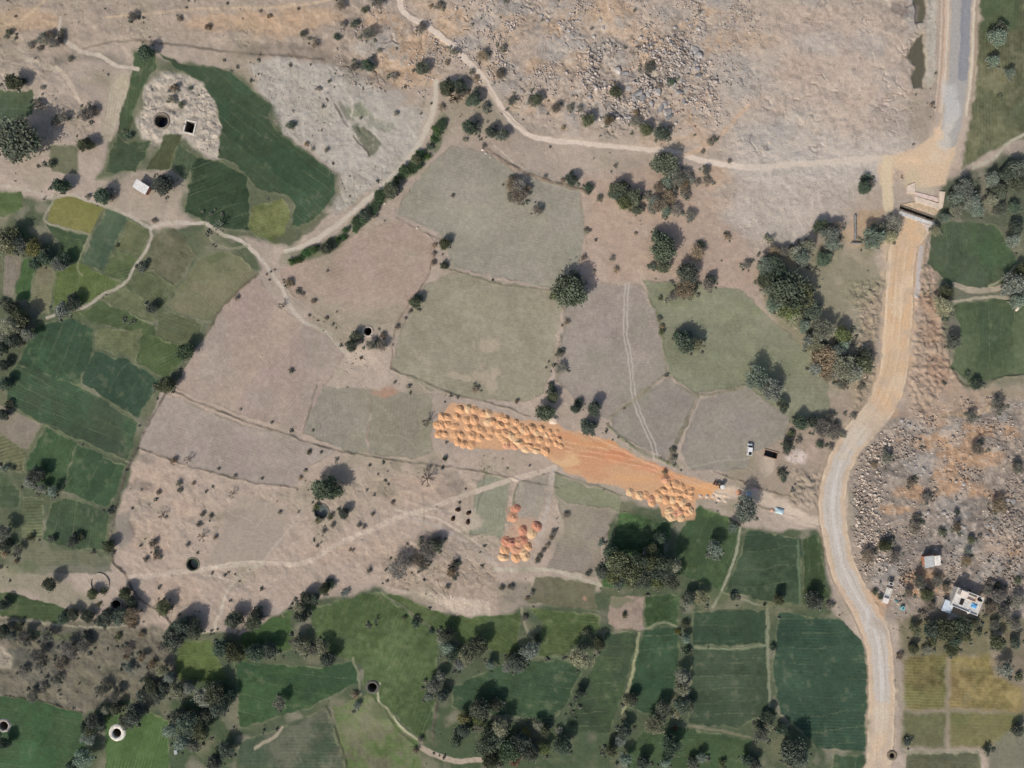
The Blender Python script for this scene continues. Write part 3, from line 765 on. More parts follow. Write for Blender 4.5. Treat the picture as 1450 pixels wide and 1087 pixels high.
ALB *= (1 + ZZ * (1 - .5 * Zflat) * (.09 * n6 + .10 * n12 + .10 * n3))[..., None] * (1 + (1 - FLAT) * .05 * n6 + .025 * n3)[..., None]
gry = sstep(.12, .45, .7 * n50 + .5 * n30 + .25 * n6) * np.clip(Zhill * .6 + Zcore * .3 + Zright * .45, 0, .8) * (1 - .6 * Zflat)
ALB = ALB * (1 - gry[..., None]) + np.array(L((160,155,150)), np.float32) * gry[..., None]
spk = sstep(.35, .75, n6 + .35 * n3 + .3 * n50) * (Zhill * .55 + Zcore * .6 + Zright * .55 + Zflat * .25 + Zer * .6 + Zwell * .6)
k = np.clip(spk, 0, .8)[..., None]
ALB = ALB * (1 - k) + np.array(L((190,173,156)), np.float32) * k
drk = sstep(.45, .8, n12b + .4 * n6) * (Zhill * .35 + Zcore * .5 + Zright * .45 + .3 * Zscrub + .12 * Zmid)
k = np.clip(drk, 0, .6)[..., None]
ALB = ALB * (1 - k) + np.array(L((104,96,88)), np.float32) * k
# dry grass tints on unused land
k = (sstep(.2, .7, n30b * .8 + n50 * .5) * .38 * (1 - FLAT) * (1 - .7 * ZZ))[..., None]
ALB = ALB * (1 - k) + np.array(L((150,137,122)), np.float32) * k
k = (sstep(.3, .75, n30 * .9 - n50 * .4) * .3 * (1 - FLAT) * (1 - .7 * ZZ))[..., None]
ALB = ALB * (1 - k) + np.array(L((192,172,154)), np.float32) * k
k = (sstep(.1, .8, n50 - .2 * n12) * .34 * (1 - FLAT) * (1 - ZZ))[..., None]
ALB = ALB * (1 - k) + np.array(L((140,134,106)), np.float32) * k
EDGE = sstep(0, 40, np.minimum.reduce([PX - X0, PY - Y0, gx[-1] - PX, gy[-1] - PY]))
HGT *= EDGE
dry_ = (ALB[..., 0] > ALB[..., 1])[..., None]
ALB = np.where(dry_ & (REG != kk_dump)[..., None], ALB * np.array((.955, .985, .995), np.float32), ALB)
ALB = np.clip(ALB, .012, .8)

# ------------------------------------------------------------------ wells and pits: openings in the land
WELLS = [  # x, y, inner radius (survey px), rim width m, rim colour, depth, water colour, label
    (229,171,9.5,.5,(128,118,106),3.2,(36,44,58),"large round dark water pit with an earthen lip beside the square well"),
    (521,469,5.6,.55,(178,164,150),7.0,(26,24,26),"round dark well with a pale thin rim in the dry fields"),
    (455,724,9.5,.4,(118,112,102),1.3,(92,98,96),"grey stone-lined round pond just below the lone round tree"),
    (273,799,8.2,.35,(112,110,90),1.5,(30,46,36),"dark green round pond at the edge of the dry field"),
    (166,1037,6.4,1.25,(214,208,196),6.0,(30,30,40),"round well with a broad white ring in bright green crop"),
    (6,1027,6.4,.6,(164,156,146),4.5,(50,52,74),"round well with a grey rim at the left edge"),
    (527.5,972.5,6.2,.8,(96,94,84),6.5,(22,26,34),"sunken dark well with a grey collar between green crops"),
    (165,856,6.6,.6,(150,140,126),6.0,(34,30,36),"round well with a thin pale rim beside the dry bund"),
    (828,599,4.4,.5,(120,124,112),6.0,(14,20,22),"small black well just above the orange earth heaps"),
    (919.5,783,5.6,.7,(150,148,160),6.0,(20,22,28),"round well with a pale rim among the grove trees"),
    (1263,1069,3.6,.8,(120,108,92),4.5,(26,24,18),"small round well on the verge of the sandy road"),
]
def rot2(pts, a): return [(p[0] * math.cos(a) - p[1] * math.sin(a), p[0] * math.sin(a) + p[1] * math.cos(a)) for p in pts]
RECTS = [(269,180,12.5,15.5,math.radians(-13)), (1091.5,643,19,8.5,math.radians(-16))]
CX, CY = PX[:-1, :-1] + STEP / 2, PY[:-1, :-1] + STEP / 2
CELL = REG[:-1, :-1].copy()
for w_ in WELLS:
    CELL[(CX - w_[0]) ** 2 + (CY - w_[1]) ** 2 < (w_[2] + w_[3] / S * .4) ** 2] = -1
    sl = win(w_[0] - 30, w_[1] - 30, w_[0] + 30, w_[1] + 30)
    d = np.hypot(PX[sl] - w_[0], PY[sl] - w_[1])
    f = 1 - sstep(w_[2] + 3, w_[2] + 9, d)
    HGT[sl] *= 1 - f
for cx, cy, a, b, an in RECTS:
    u = (CX - cx) * math.cos(an) - (CY - cy) * math.sin(an); v = (CX - cx) * math.sin(an) + (CY - cy) * math.cos(an)
    CELL[(abs(u) < a / 2 + .6) & (abs(v) < b / 2 + .6)] = -1
    sl = win(cx - 30, cy - 30, cx + 30, cy + 30)
    HGT[sl] *= sstep(12, 20, np.hypot(PX[sl] - cx, PY[sl] - cy))
# culvert gap under the new bridge deck
CV = (1298.5, 301.3, math.radians(-19.8))
u = (CX - CV[0]) * math.cos(CV[2]) - (CY - CV[1]) * math.sin(CV[2]); v = (CX - CV[0]) * math.sin(CV[2]) + (CY - CV[1]) * math.cos(CV[2])
CELL[(abs(u) < 25.5) & (abs(v) < 2.7)] = -1
sl = win(1250, 240, 1350, 340)
HGT[sl] *= sstep(32, 44, np.hypot(PX[sl] - 1303, PY[sl] - 290))

def hz(px, py):
    i = min(NXg - 1, max(0, int(round((px - X0) / STEP)))); j = min(NYg - 1, max(0, int(round((py - Y0) / STEP))))
    return float(HGT[j, i])

# ------------------------------------------------------------------ land material
def land_mat(name, wet=False):
    m = bpy.data.materials.new(name); m.use_nodes = True
    t = m.node_tree; b = t.nodes["Principled BSDF"]
    a = t.nodes.new("ShaderNodeAttribute"); a.attribute_name = "soil"
    s = t.nodes.new("ShaderNodeAttribute"); s.attribute_name = "stone"
    tc = t.nodes.new("ShaderNodeNewGeometry")
    def nz(sc, det):
        n = t.nodes.new("ShaderNodeTexNoise"); n.inputs["Scale"].default_value = sc; n.inputs["Detail"].default_value = det
        n.inputs["Roughness"].default_value = .65
        t.links.new(tc.outputs["Position"], n.inputs["Vector"]); return n
    def mr(src, lo, hi):
        r = t.nodes.new("ShaderNodeMapRange"); r.inputs[1].default_value = .25; r.inputs[2].default_value = .75
        r.inputs[3].default_value = lo; r.inputs[4].default_value = hi
        t.links.new(src, r.inputs[0]); return r.outputs[0]
    def mul(x, y):
        q = t.nodes.new("ShaderNodeMath"); q.operation = 'MULTIPLY'
        t.links.new(x, q.inputs[0]); t.links.new(y, q.inputs[1]); return q.outputs[0]
    k = mul(mr(nz(1.1, 6).outputs["Fac"], .86, 1.14), mr(nz(3.4, 4).outputs["Fac"], .86, 1.14))
    sc = t.nodes.new("ShaderNodeVectorMath"); sc.operation = 'SCALE'
    t.links.new(a.outputs["Color"], sc.inputs[0]); t.links.new(k, sc.inputs["Scale"])
    t.links.new(sc.outputs[0], b.inputs["Base Color"])
    b.inputs["Roughness"].default_value = .12 if wet else .95
    b.inputs["Specular IOR Level"].default_value = .4 if wet else .08
    if not wet:
        n4 = nz(2.2, 7)
        st = mr(s.outputs["Fac"], .0, 1.0)
        bp = t.nodes.new("ShaderNodeBump"); bp.inputs["Distance"].default_value = .45
        t.links.new(n4.outputs["Fac"], bp.inputs["Height"])
        q = t.nodes.new("ShaderNodeMath"); q.operation = 'MULTIPLY_ADD'
        q.inputs[1].default_value = .55; q.inputs[2].default_value = .18
        t.links.new(s.outputs["Fac"], q.inputs[0]); t.links.new(q.outputs[0], bp.inputs["Strength"])
        t.links.new(bp.outputs[0], b.inputs["Normal"])
    return m
M_LAND = land_mat("land_surface"); M_WATER = land_mat("pond_surface", True)

VX = ((PX - 725) * S).astype(np.float32).ravel(); VY = ((543.5 - PY) * S).astype(np.float32).ravel(); VZ = HGT.astype(np.float32).ravel()
VC = ALB.reshape(-1, 3); VS = STONE.ravel()
def land_mesh(name, cells, skirt=False):
    j, i = np.divmod(cells, NXg - 1)
    v00 = j * NXg + i
    q = np.stack([v00, v00 + NXg, v00 + NXg + 1, v00 + 1], 1)
    uq, inv = np.unique(q.ravel(), return_inverse=True)
    co = np.stack([VX[uq], VY[uq], VZ[uq]], 1); colr = np.concatenate([VC[uq], np.ones((len(uq), 1), np.float32)], 1); st = VS[uq]
    loops = inv.astype(np.int32)
    if skirt:
        n0 = len(uq); x0, x1, y0, y1 = VX.min(), VX.max(), VY.min(), VY.max(); B = 2500
        ex = [(x0, y0), (x1, y0), (x1, y1), (x0, y1), (-B, -B), (B, -B), (B, B), (-B, B)]
        co = np.concatenate([co, np.array([(a, b, 0) for a, b in ex], np.float32)])
        c1 = np.array(list(L((140, 132, 108))) + [1], np.float32)
        colr = np.concatenate([colr, np.tile(c1, (8, 1))]); st = np.concatenate([st, np.full(8, .5, np.float32)])
        f = []
        for a, b, c, d in ((0, 4, 5, 1), (1, 5, 6, 2), (2, 6, 7, 3), (3, 7, 4, 0)): f += [n0 + a, n0 + b, n0 + c, n0 + d]
        loops = np.concatenate([loops, np.array(f, np.int32)])
    me = bpy.data.meshes.new(name)
    me.vertices.add(len(co)); me.vertices.foreach_set("co", co.astype(np.float32).ravel())
    nf = len(loops) // 4
    me.loops.add(len(loops)); me.loops.foreach_set("vertex_index", loops)
    me.polygons.add(nf); me.polygons.foreach_set("loop_start", np.arange(0, nf * 4, 4, dtype=np.int32))
    try: me.polygons.foreach_set("loop_total", np.full(nf, 4, np.int32))
    except Exception: pass
    me.update(calc_edges=True)
    at = me.attributes.new("soil", 'FLOAT_COLOR', 'POINT'); at.data.foreach_set("color", colr.astype(np.float32).ravel())
    at = me.attributes.new("stone", 'FLOAT', 'POINT'); at.data.foreach_set("value", st.astype(np.float32))
    me.shade_smooth()
    return me
MERGE = {}
flat = CELL.ravel()
order = np.argsort(flat, kind="stable"); sv = flat[order]
ids = [k for k in REGN if k in set(np.unique(sv).tolist())]
bucket = {}
for k in ids:
    a, b = np.searchsorted(sv, k), np.searchsorted(sv, k, 'right')
    nm = REGN[k][0]
    key = nm if nm in ("dirt_road", "paved_road", "road_verge") or b - a < 60 else (nm, k)
    if b - a < 60: key = "ground"
    if k == 0: key = "ground"
    bucket.setdefault(key, []).append(order[a:b])
for key, lst in bucket.items():
    nm = key if isinstance(key, str) else key[0]
    me = land_mesh(nm, np.concatenate(lst), key == "ground")
    me.materials.append(M_WATER if nm == "pond_water" else M_LAND)
    tag(obj(nm, me), kind="structure")

# ------------------------------------------------------------------ wells
M_WATERDK = {}
def water_mat(c):
    if c not in M_WATERDK:
        M_WATERDK[c] = mat("well_water", L(c), .08, .1, .6, 0, spec=.5)
    return M_WATERDK[c]
M_SHAFT = mat("well_stone", L((104, 96, 86)), .95, .25, 1.5, .8, 4)
def well(x, y, r, rim, rc, dep, wc, label):
    R = r * S
    t = thing("round_pond" if "pond" in label or "pit" in label else "well", label, "pond" if "pond" in label or "pit" in label else "well", (wx(x), wy(y), 0))
    bm = bmesh.new()
    h = .35 if rim > .45 else .2
    lathe(bm, [(R + rim + .5, -.15), (R + rim, h * .8), (R + rim * .6, h), (R, h), (R * .99, -.3)], 36, .045 if rim < .9 else .03, int(x))
    bm_obj("rim", bm, mat("well_rim", L(rc), .9, .14, 1.2, .5, 5), t, smooth=True)
    bm = bmesh.new()
    lathe(bm, [(R * .985, -.28), (R * .97, -dep * .5), (R * .95, -dep - .4)], 36, .02, int(x))
    bm_obj("shaft", bm, M_SHAFT, t, smooth=True)
    bm = bmesh.new()
    bmesh.ops.create_circle(bm, cap_ends=True, segments=36, radius=R * .99, matrix=Matrix.Translation((0, 0, -dep)))
    bm_obj("water", bm, water_mat(wc), t)
    return t
for w_ in WELLS: well(*w_)
def rect_pit(x, y, a, b, an, rim, rc, dep, wc, label, name, cat):
    t = thing(name, label, cat, (wx(x), wy(y), 0), an)
    A, B = a * S / 2, b * S / 2
    m = mat("pit_rim", L(rc), .9, .1, 1.0, .4, 5)
    bm = bmesh.new()
    h = .3
    add_box(bm, (0, B + rim / 2, 0), (2 * A + 2 * rim, rim, 2 * h), 0, .04); add_box(bm, (0, -B - rim / 2, 0), (2 * A + 2 * rim, rim, 2 * h), 0, .04)
    add_box(bm, (A + rim / 2, 0, -.003), (rim, 2 * B - .004, 2 * h), 0, .04); add_box(bm, (-A - rim / 2, 0, -.003), (rim, 2 * B - .004, 2 * h), 0, .04)
    bm_obj("rim", bm, m, t)
    bm = bmesh.new()
    for c, s in (((0, B + .1, -dep / 2 - .2), (2 * A + .4, .2, dep)), ((0, -B - .1, -dep / 2 - .2), (2 * A + .4, .2, dep)), ((A + .1, 0, -dep / 2 - .2), (.2, 2 * B, dep)), ((-A - .1, 0, -dep / 2 - .2), (.2, 2 * B, dep))):
        add_box(bm, c, s)
    bm_obj("shaft", bm, M_SHAFT, t)
    bm = bmesh.new()
    add_box(bm, (0, 0, -dep), (2 * A + .3, 2 * B + .3, .2))
    bm_obj("water", bm, water_mat(wc), t)
    return t
rect_pit(*RECTS[0], .6, (206,198,184), 5.5, (40,36,36), "square dark well with a pale masonry rim beside the round pit", "well", "well")
rect_pit(*RECTS[1], .35, (166,140,118), 2.2, (52,46,40), "dark rectangular dug pit on the small dirt yard", "pit", "pit")

# ------------------------------------------------------------------ rocks
def rock_mesh(seed, sub=2):
    bm = bmesh.new()
    bmesh.ops.create_icosphere(bm, subdivisions=sub, radius=1.0)
    rr = random.Random(seed)
    off = Vector((rr.uniform(0, 50), rr.uniform(0, 50), rr.uniform(0, 50)))
    planes = [(Vector((rr.gauss(0, 1), rr.gauss(0, 1), rr.gauss(0, .8))).normalized(), rr.uniform(.42, .8)) for _ in range(15)]
    sc = (1, rr.uniform(.65, .95), rr.uniform(.5, .75))
    for v in bm.verts:
        p = v.co * (1 + .25 * mnoise.noise(v.co * 1.7 + off))
        for n, d in planes:
            e = p.dot(n) - d
            if e > 0: p -= n * e
        v.co = (p.x * sc[0], p.y * sc[1], p.z * sc[2])
    return bm
M_ROCK = mat("grey_rock", L((166, 160, 155)), .92, .16, .9, .7, 3)
M_ROCKD = mat("dark_rock", L((140, 138, 137)), .92, .18, .9, .7, 3)
M_ROCKP = mat("pale_stone", L((204, 190, 174)), .92, .10, .9, .5, 3)
def mk_rocks(m, seeds):
    out = []
    for s_ in seeds:
        bm = rock_mesh(s_); me = bpy.data.meshes.new("boulder"); bm.to_mesh(me); bm.free(); me.materials.append(m); out.append(me)
    return out
RK, RKD, RKP = mk_rocks(M_ROCK, range(5)), mk_rocks(M_ROCKD, range(10, 14)), mk_rocks(M_ROCKP, range(20, 24))
LABELS = []   # (object, x, y, description, noun): named at the end by what stands next to them
def boulder(px, py, r, pool, desc, group, noun="boulder"):
    o = obj("boulder", rnd.choice(pool), None, (wx(px), wy(py), hz(px, py) + r * .12), rnd.uniform(0, 6.28))
    o.scale = (r, r * rnd.uniform(.8, 1.1), r * rnd.uniform(.75, 1.1))
    tag(o, None, "boulder", group)
    LABELS.append((o, px, py, desc, noun))
for t, lst in {
    'C': [(1025,285,34),(1040,310,30),(1020,350,22),(1035,375,18),(1040,420,24),(1000,300,16),(705,515,26),(735,545,22),(690,540,18),(845,590,26),(870,620,26),(825,610,20),(790,565,22),(885,645,22),(860,575,18),(600,385,20),(640,400,18),(600,500,20),(445,535,20),(905,455,18),(935,510,20),(835,445,16),(960,560,16),(660,640,18),(820,510,20),(765,520,20),(655,485,16),(580,490,14),(700,230,14),(860,290,14),(1150,260,12),(980,110,16),(1000,140,16),(1040,160,16),(920,150,16),(330,170,16),(350,200,14),(185,90,14),(220,115,14),(130,60,12),(500,110,14),(520,150,14),(470,200,14),(400,260,14)],
    'L': [(670,340,18),(700,345,18),(690,365,14),(800,240,18),(760,215,14),(545,520,16),(575,505,16),(560,545,14),(560,600,16),(590,620,16),(640,640,14),(525,770,18),(520,790,14),(560,850,16),(530,900,16),(550,870,16),(870,740,14),(900,720,16),(990,720,18),(1010,740,16),(960,740,14),(1050,720,16),(1090,790,18),(1110,800,16),(1240,790,18),(1270,810,16),(1290,890,16),(1230,850,14),(1370,660,20),(1340,650,18),(1300,660,16),(1100,560,16),(1060,550,14),(840,470,16),(880,480,16),(920,510,14),(870,510,14),(660,390,18),(690,400,18),(640,440,16)],
}.items():
    for zx, zy, r in lst:
        p = Z(t, (zx, zy))[0]
        if t == 'C':
            dark = (zx > 560 and 330 < zy < 680)
            boulder(*p, r / ZS * S * (1.45 if dark else 1.15), RKD if dark and rnd.random() < .5 else RK, "dark grey angular boulder" if dark else "pale grey boulder", "boulders on the rocky hill")
        else:
            boulder(*p, r / ZS * S * 1.0, RKP if zx < 720 else RK, "pale boulder" if zx < 720 else "grey-brown boulder", "boulders beside the road bend")
for x, y, r in [(683,212,.9),(688,217,.8),(694,222,.7),(370,505,.6),(591,323,.9),(627,345,1.0),(545,288,.8),(1440,437,1.5)]:
    boulder(x, y, r, RKP, "small whitish stone", "white stones on field edges", "stone")

def in_poly(x, y, pts):
    c = False
    n = len(pts)
    for i in range(n):
        ax, ay = pts[i]; bx, by = pts[(i + 1) % n]
        if (ay > y) != (by > y) and x < (bx - ax) * (y - ay) / (by - ay) + ax: c = not c
    return c
def scatter_mesh(name, base, spots, m, label):
    """many small pieces as ONE mesh: spots = rows of x, y, z, size, turn"""
    bverts = [np.array([v.co[:] for v in b.vertices], np.float32) for b in base]
    bfaces = [np.array([f.vertices[:] for f in b.polygons], np.int32) for b in base]
    vs, fs, tint, off = [], [], [], 0
    for i, (x, y, z, s_, a) in enumerate(spots):
        k = i % len(base)
        v = bverts[k] * s_
        c, s2 = math.cos(a), math.sin(a)
        vs.append(np.stack([v[:, 0] * c - v[:, 1] * s2 + x, v[:, 0] * s2 + v[:, 1] * c + y, v[:, 2] + z], 1))
        fs.append(bfaces[k] + off); off += len(v)
    me = bpy.data.meshes.new(name)
    V = np.concatenate(vs); F = np.concatenate(fs); n = F.shape[1]
    me.vertices.add(len(V)); me.vertices.foreach_set("co", V.astype(np.float32).ravel())
    me.loops.add(F.size); me.loops.foreach_set("vertex_index", F.ravel())
    me.polygons.add(len(F)); me.polygons.foreach_set("loop_start", np.arange(0, F.size, n, dtype=np.int32))
    me.update(calc_edges=True)
    me.materials.append(m)
    return tag(obj(name, me), label, name.replace("_", " "), None, "stuff")
def small_rocks(seed):
    bm = rock_mesh(seed, 1); me = bpy.data.meshes.new("pebble"); bm.to_mesh(me); bm.free(); return me
PEB = [small_rocks(s_) for s_ in range(40, 46)]
def rubble(polys, m, label, nz=None, thr=-9, seed=1, flatk=1):
    rr = random.Random(seed); sp = []
    for pts, dens, s0, s1 in polys:
        xs = [p[0] for p in pts]; ys = [p[1] for p in pts]
        n = int((max(xs) - min(xs)) * (max(ys) - min(ys)) * dens / 100)
        for _ in range(n):
            x, y = rr.uniform(min(xs), max(xs)), rr.uniform(min(ys), max(ys))
            if not in_poly(x + rr.gauss(0, 13), y + rr.gauss(0, 13), pts): continue
            j, i = int((y - Y0) / STEP), int((x - X0) / STEP)
            if FLAT[j, i] > .4 or NOROCK[j, i] or (nz is not None and nz[j, i] + rr.uniform(-.25, .25) < thr): continue
            s_ = s0 + (s1 - s0) * rr.random() ** 3
            sp.append((wx(x), wy(y), float(HGT[j, i]) + s_ * .18, s_, rr.uniform(0, 6.28)))
    scatter_mesh("rubble", PEB, sp, m, label)
CL = .8 * n30b + .5 * n12
NOROCK = np.zeros_like(PX)
for w_ in [(w[0], w[1], w[2] + 3) for w in WELLS] + [(r[0], r[1], max(r[2], r[3]) * .75 + 2) for r in RECTS]:
    NOROCK[np.hypot(PX - w_[0], PY - w_[1]) < w_[2]] = 1
HILL = P(470,60,560,-40,1080,-40,1060,120,1010,190,900,185,760,165,690,130,640,90,560,130,500,110)
CORE = P(800,90,860,60,960,50,1015,85,1000,150,950,182,880,175,820,155)
BEND = P(1208,650,1250,600,1330,570,1500,560,1500,835,1380,830,1290,870,1240,860,1215,800,1208,720)
ROADSIDE = P(1210,655,1255,612,1268,640,1240,690,1262,760,1258,800,1230,815,1210,750)
rubble([(HILL, 26, .14, .8), (CORE, 26, .2, 1.3), (P(640,0,760,-30,820,60,760,110,690,80), 14, .2, .9)], mat("hill_rubble", L((164,154,146)), .95, .3, .5, 0), "loose grey rock fragments strewn over the barren hill at the top", CL, .22, 3)
rubble([(HILL, 7, .12, .45), (CORE, 9, .15, .9)], mat("tan_rubble", L((178,156,138)), .95, .2, .35, 0), "loose tan stones strewn over the barren hill at the top", .7 * n30 + .4 * n12b, .0, 8)
rubble([(BEND, 26, .14, .9), (P(1240,870,1275,860,1285,890,1260,895), 22, .3, .8)], mat("bend_rubble", L((150,136,124)), .95, .3, .5, 0), "grey-brown rock rubble beside the road bend on the right", CL, .24, 4)
rubble([(ROADSIDE, 22, .25, .95), (BEND, 4, .15, .7)], mat("pale_bend_rubble", L((196,180,164)), .95, .2, .35, 0), "pale tipped stones along the inner edge of the road bend", .6 * n12b + .5 * n30, -.1, 9)
rubble([(P(205,125,228,105,270,112,262,150,240,195,215,200,198,190,190,170), 14, .15, .42), (P(275,140,310,140,312,225,295,228,262,195), 14, .15, .45), (P(1130,130,1240,120,1300,190,1260,230,1200,210), 3, .15, .45), (P(1010,260,1180,230,1200,280,1130,345,1040,335), 3.5, .15, .45), (P(350,95,400,85,470,215,480,250,440,215,400,190), 5, .2, .5), (P(486,500,520,495,522,528,490,522), 14, .2, .5), (P(1118,635,1142,635,1142,665,1118,665), 16, .2, .5), (P(1300,340,1345,440,1350,530,1300,600,1285,520), 4, .2, .5), (P(1208,400,1246,400,1242,530,1210,580), 8, .2, .6)], mat("pale_rubble", L((184, 168, 153)), .95, .16, .35, 0), "pale broken stone around the wells and on the flat gravel", None, -9, 5)

# ------------------------------------------------------------------ plants
def leaf_mat(name, col, var=.25):
    m = bpy.data.materials.new(name); m.use_nodes = True
    t = m.node_tree; b = t.nodes["Principled BSDF"]
    a = t.nodes.new("ShaderNodeAttribute"); a.attribute_name = "leaf"
    oi = t.nodes.new("ShaderNodeObjectInfo")
    r = t.nodes.new("ShaderNodeMapRange"); r.inputs[3].default_value = 1 - var; r.inputs[4].default_value = 1 + var
    t.links.new(oi.outputs["Random"], r.inputs[0])
    mx = t.nodes.new("ShaderNodeMath"); mx.operation = 'MULTIPLY'
    t.links.new(a.outputs["Fac"], mx.inputs[0]); t.links.new(r.outputs[0], mx.inputs[1])
    sc = t.nodes.new("ShaderNodeVectorMath"); sc.operation = 'SCALE'
    hu = t.nodes.new("ShaderNodeValToRGB"); cr_ = hu.color_ramp
    cl_ = L(col); gl_ = .3 * cl_[0] + .6 * cl_[1] + .1 * cl_[2]
    cr_.elements[0].color = (cl_[0] * 1.16, cl_[1] * 1.05, cl_[2] * .85, 1)
    cr_.elements[1].color = (cl_[0] * .86, cl_[1] * 1.0, cl_[2] * .98, 1)
    e_ = cr_.elements.new(.5); e_.color = tuple(.6 * q + .4 * gl_ for q in cl_) + (1,)
    w2 = t.nodes.new("ShaderNodeMath"); w2.operation = 'MULTIPLY'; w2.inputs[1].default_value = 7.31
    w3 = t.nodes.new("ShaderNodeMath"); w3.operation = 'FRACT'
    t.links.new(oi.outputs["Random"], w2.inputs[0]); t.links.new(w2.outputs[0], w3.inputs[0]); t.links.new(w3.outputs[0], hu.inputs[0])
    t.links.new(hu.outputs[0], sc.inputs[0])
    t.links.new(mx.outputs[0], sc.inputs["Scale"])
    t.links.new(sc.outputs[0], b.inputs["Base Color"])
    b.inputs["Roughness"].default_value = .8; b.inputs["Specular IOR Level"].default_value = .1
    tr = t.nodes.new("ShaderNodeBsdfTranslucent"); t.links.new(sc.outputs[0], tr.inputs[0])
    ms = t.nodes.new("ShaderNodeMixShader"); ms.inputs[0].default_value = .3
    t.links.new(b.outputs[0], ms.inputs[1]); t.links.new(tr.outputs[0], ms.inputs[2])
    t.links.new(ms.outputs[0], t.nodes["Material Output"].inputs[0])
    return m
ML = {'g': leaf_mat("leaf_green", (112,121,94)), 'd': leaf_mat("leaf_dark_green", (106,115,96)), 'y': leaf_mat("leaf_yellow_green", (130,132,88)), 'p': leaf_mat("leaf_pale_grey_green", (146,151,134)), 'b': leaf_mat("twig_grey_brown", (142,133,120)), 'h': leaf_mat("leaf_bank_green", (84,110,70)), 'r': leaf_mat("leaf_rust_brown", (150,110,86))}
M_BARK = mat("bark", L((112, 100, 88)), .95, .2, 3, .5, 8)
M_BARKP = mat("pale_bark", L((168, 160, 146)), .95, .15, 3, .3, 8)

def raw_mesh(name, V, F, m, leaf=None):
    me = bpy.data.meshes.new(name)
    n = F.shape[1]
    me.vertices.add(len(V)); me.vertices.foreach_set("co", np.asarray(V, np.float32).ravel())
    me.loops.add(F.size); me.loops.foreach_set("vertex_index", F.astype(np.int32).ravel())
    me.polygons.add(len(F)); me.polygons.foreach_set("loop_start", np.arange(0, F.size, n, dtype=np.int32))
    me.update(calc_edges=True)
    if leaf is not None:
        at = me.attributes.new("leaf", 'FLOAT', 'POINT'); at.data.foreach_set("value", np.asarray(leaf, np.float32))
    me.materials.append(m)
    return me
def crown_mesh(name, m, seed, ncl, nlf, leaf, rz=.85, hole=.25, spread=.15, low=-.7, twigs=0):
    rs = np.random.RandomState(seed)
    ph = rs.rand(4) * 6.28
    cl = []
    nl = rs.randint(4, 8)
    lob = [(0, 0, rs.uniform(-.05, .2), rs.uniform(.55, .7))]
    for i in range(nl):
        a = 6.28 * (i + rs.uniform(-.3, .3)) / nl; d = rs.uniform(.38, .66)
        lob.append((d * math.cos(a), d * math.sin(a), rs.uniform(-.35, .25), rs.uniform(.28, .5)))
    wts = np.array([l[3] ** 2 for l in lob]); wts /= wts.sum()
    ltint = rs.uniform(.82, 1.18, nl + 1)
    while len(cl) < ncl:
        q = rs.choice(nl + 1, p=wts)
        p = rs.randn(3); p /= np.linalg.norm(p)
        if rs.rand() < .7: p[2] = abs(p[2])
        p = np.array(lob[q][:3]) + p * lob[q][3] * (1 - hole * .6 * rs.rand())
        if p[2] < low: continue
        cl.append((p[0], p[1], p[2] * rz, ltint[q] * rs.uniform(.75, 1.25)))
    cl = np.array(cl)
    k = np.repeat(np.arange(ncl), nlf)
    n = len(k)
    c = cl[k, :3] + rs.randn(n, 3) * spread * (np.repeat(rs.uniform(.6, 1.25, ncl), nlf))[:, None] * np.array([1, 1, .75])
    tint = cl[k, 3] * rs.uniform(.82, 1.18, n)
    nm = rs.randn(n, 3) + np.array([0, 0, .7]); nm /= np.linalg.norm(nm, axis=1)[:, None]
    t1 = np.cross(nm, rs.randn(n, 3)); t1 /= np.linalg.norm(t1, axis=1)[:, None]
    t2 = np.cross(nm, t1)
    s_ = (leaf * rs.uniform(.55, 1.35, n))[:, None]
    t1 = t1 * s_; t2 = t2 * s_ * rs.uniform(.5, .9, n)[:, None]
    V = np.stack([c - t1, c + t2 * .9 - t1 * .1, c + t1, c - t2 + t1 * .15], 1).reshape(-1, 3)
    F = np.arange(4 * n).reshape(-1, 4)
    return raw_mesh(name, V, F, m, np.repeat(tint, 4))
def tubes(segs, sides=5):
    V, F, off = [], [], 0
    for p0, p1, r0, r1 in segs:
        d = p1 - p0; l = np.linalg.norm(d) + 1e-9; d = d / l
        u = np.cross(d, [0.3, .2, 1.0] if abs(d[2]) < .9 else [1, 0, 0]); u /= np.linalg.norm(u); v = np.cross(d, u)
        a = np.arange(sides) * 2 * math.pi / sides
        ring = np.cos(a)[:, None] * u + np.sin(a)[:, None] * v
        V.append(p0 + ring * r0); V.append(p1 + ring * r1)
        i = np.arange(sides); j = (i + 1) % sides
        F.append(np.stack([off + i, off + j, off + sides + j, off + sides + i], 1)); off += 2 * sides
    return np.concatenate(V), np.concatenate(F)
def limbs(rs, base_h, levels, n0, top, r0, thin=.62, spreadk=1.0):
    segs = [(np.array([0, 0, -.25]), np.array([rs.uniform(-.04, .04), rs.uniform(-.04, .04), base_h]), r0 * 1.25, r0)]
    front = [(segs[0][1], np.array([0, 0, 1.0]), r0, top)]
    for lv in range(levels):
        nf = []
        for p, d, r, ln in front:
            for k in range(n0 if lv == 0 else rs.randint(2, 4)):
                a = rs.uniform(0, 6.28) if lv else 6.28 * k / n0 + rs.uniform(-.4, .4)
                s_ = (rs.uniform(.5, .95) if lv == 0 else rs.uniform(.35, .8)) * spreadk
                nd = d + np.array([math.cos(a), math.sin(a), rs.uniform(-.15, .3)]) * s_; nd /= np.linalg.norm(nd)
                l = ln * rs.uniform(.75, 1.1); q = p + nd * l
                segs.append((p, q, r * .75, r * thin * .75)); nf.append((q, nd, r * thin, ln * .68))
        front = nf
    return segs
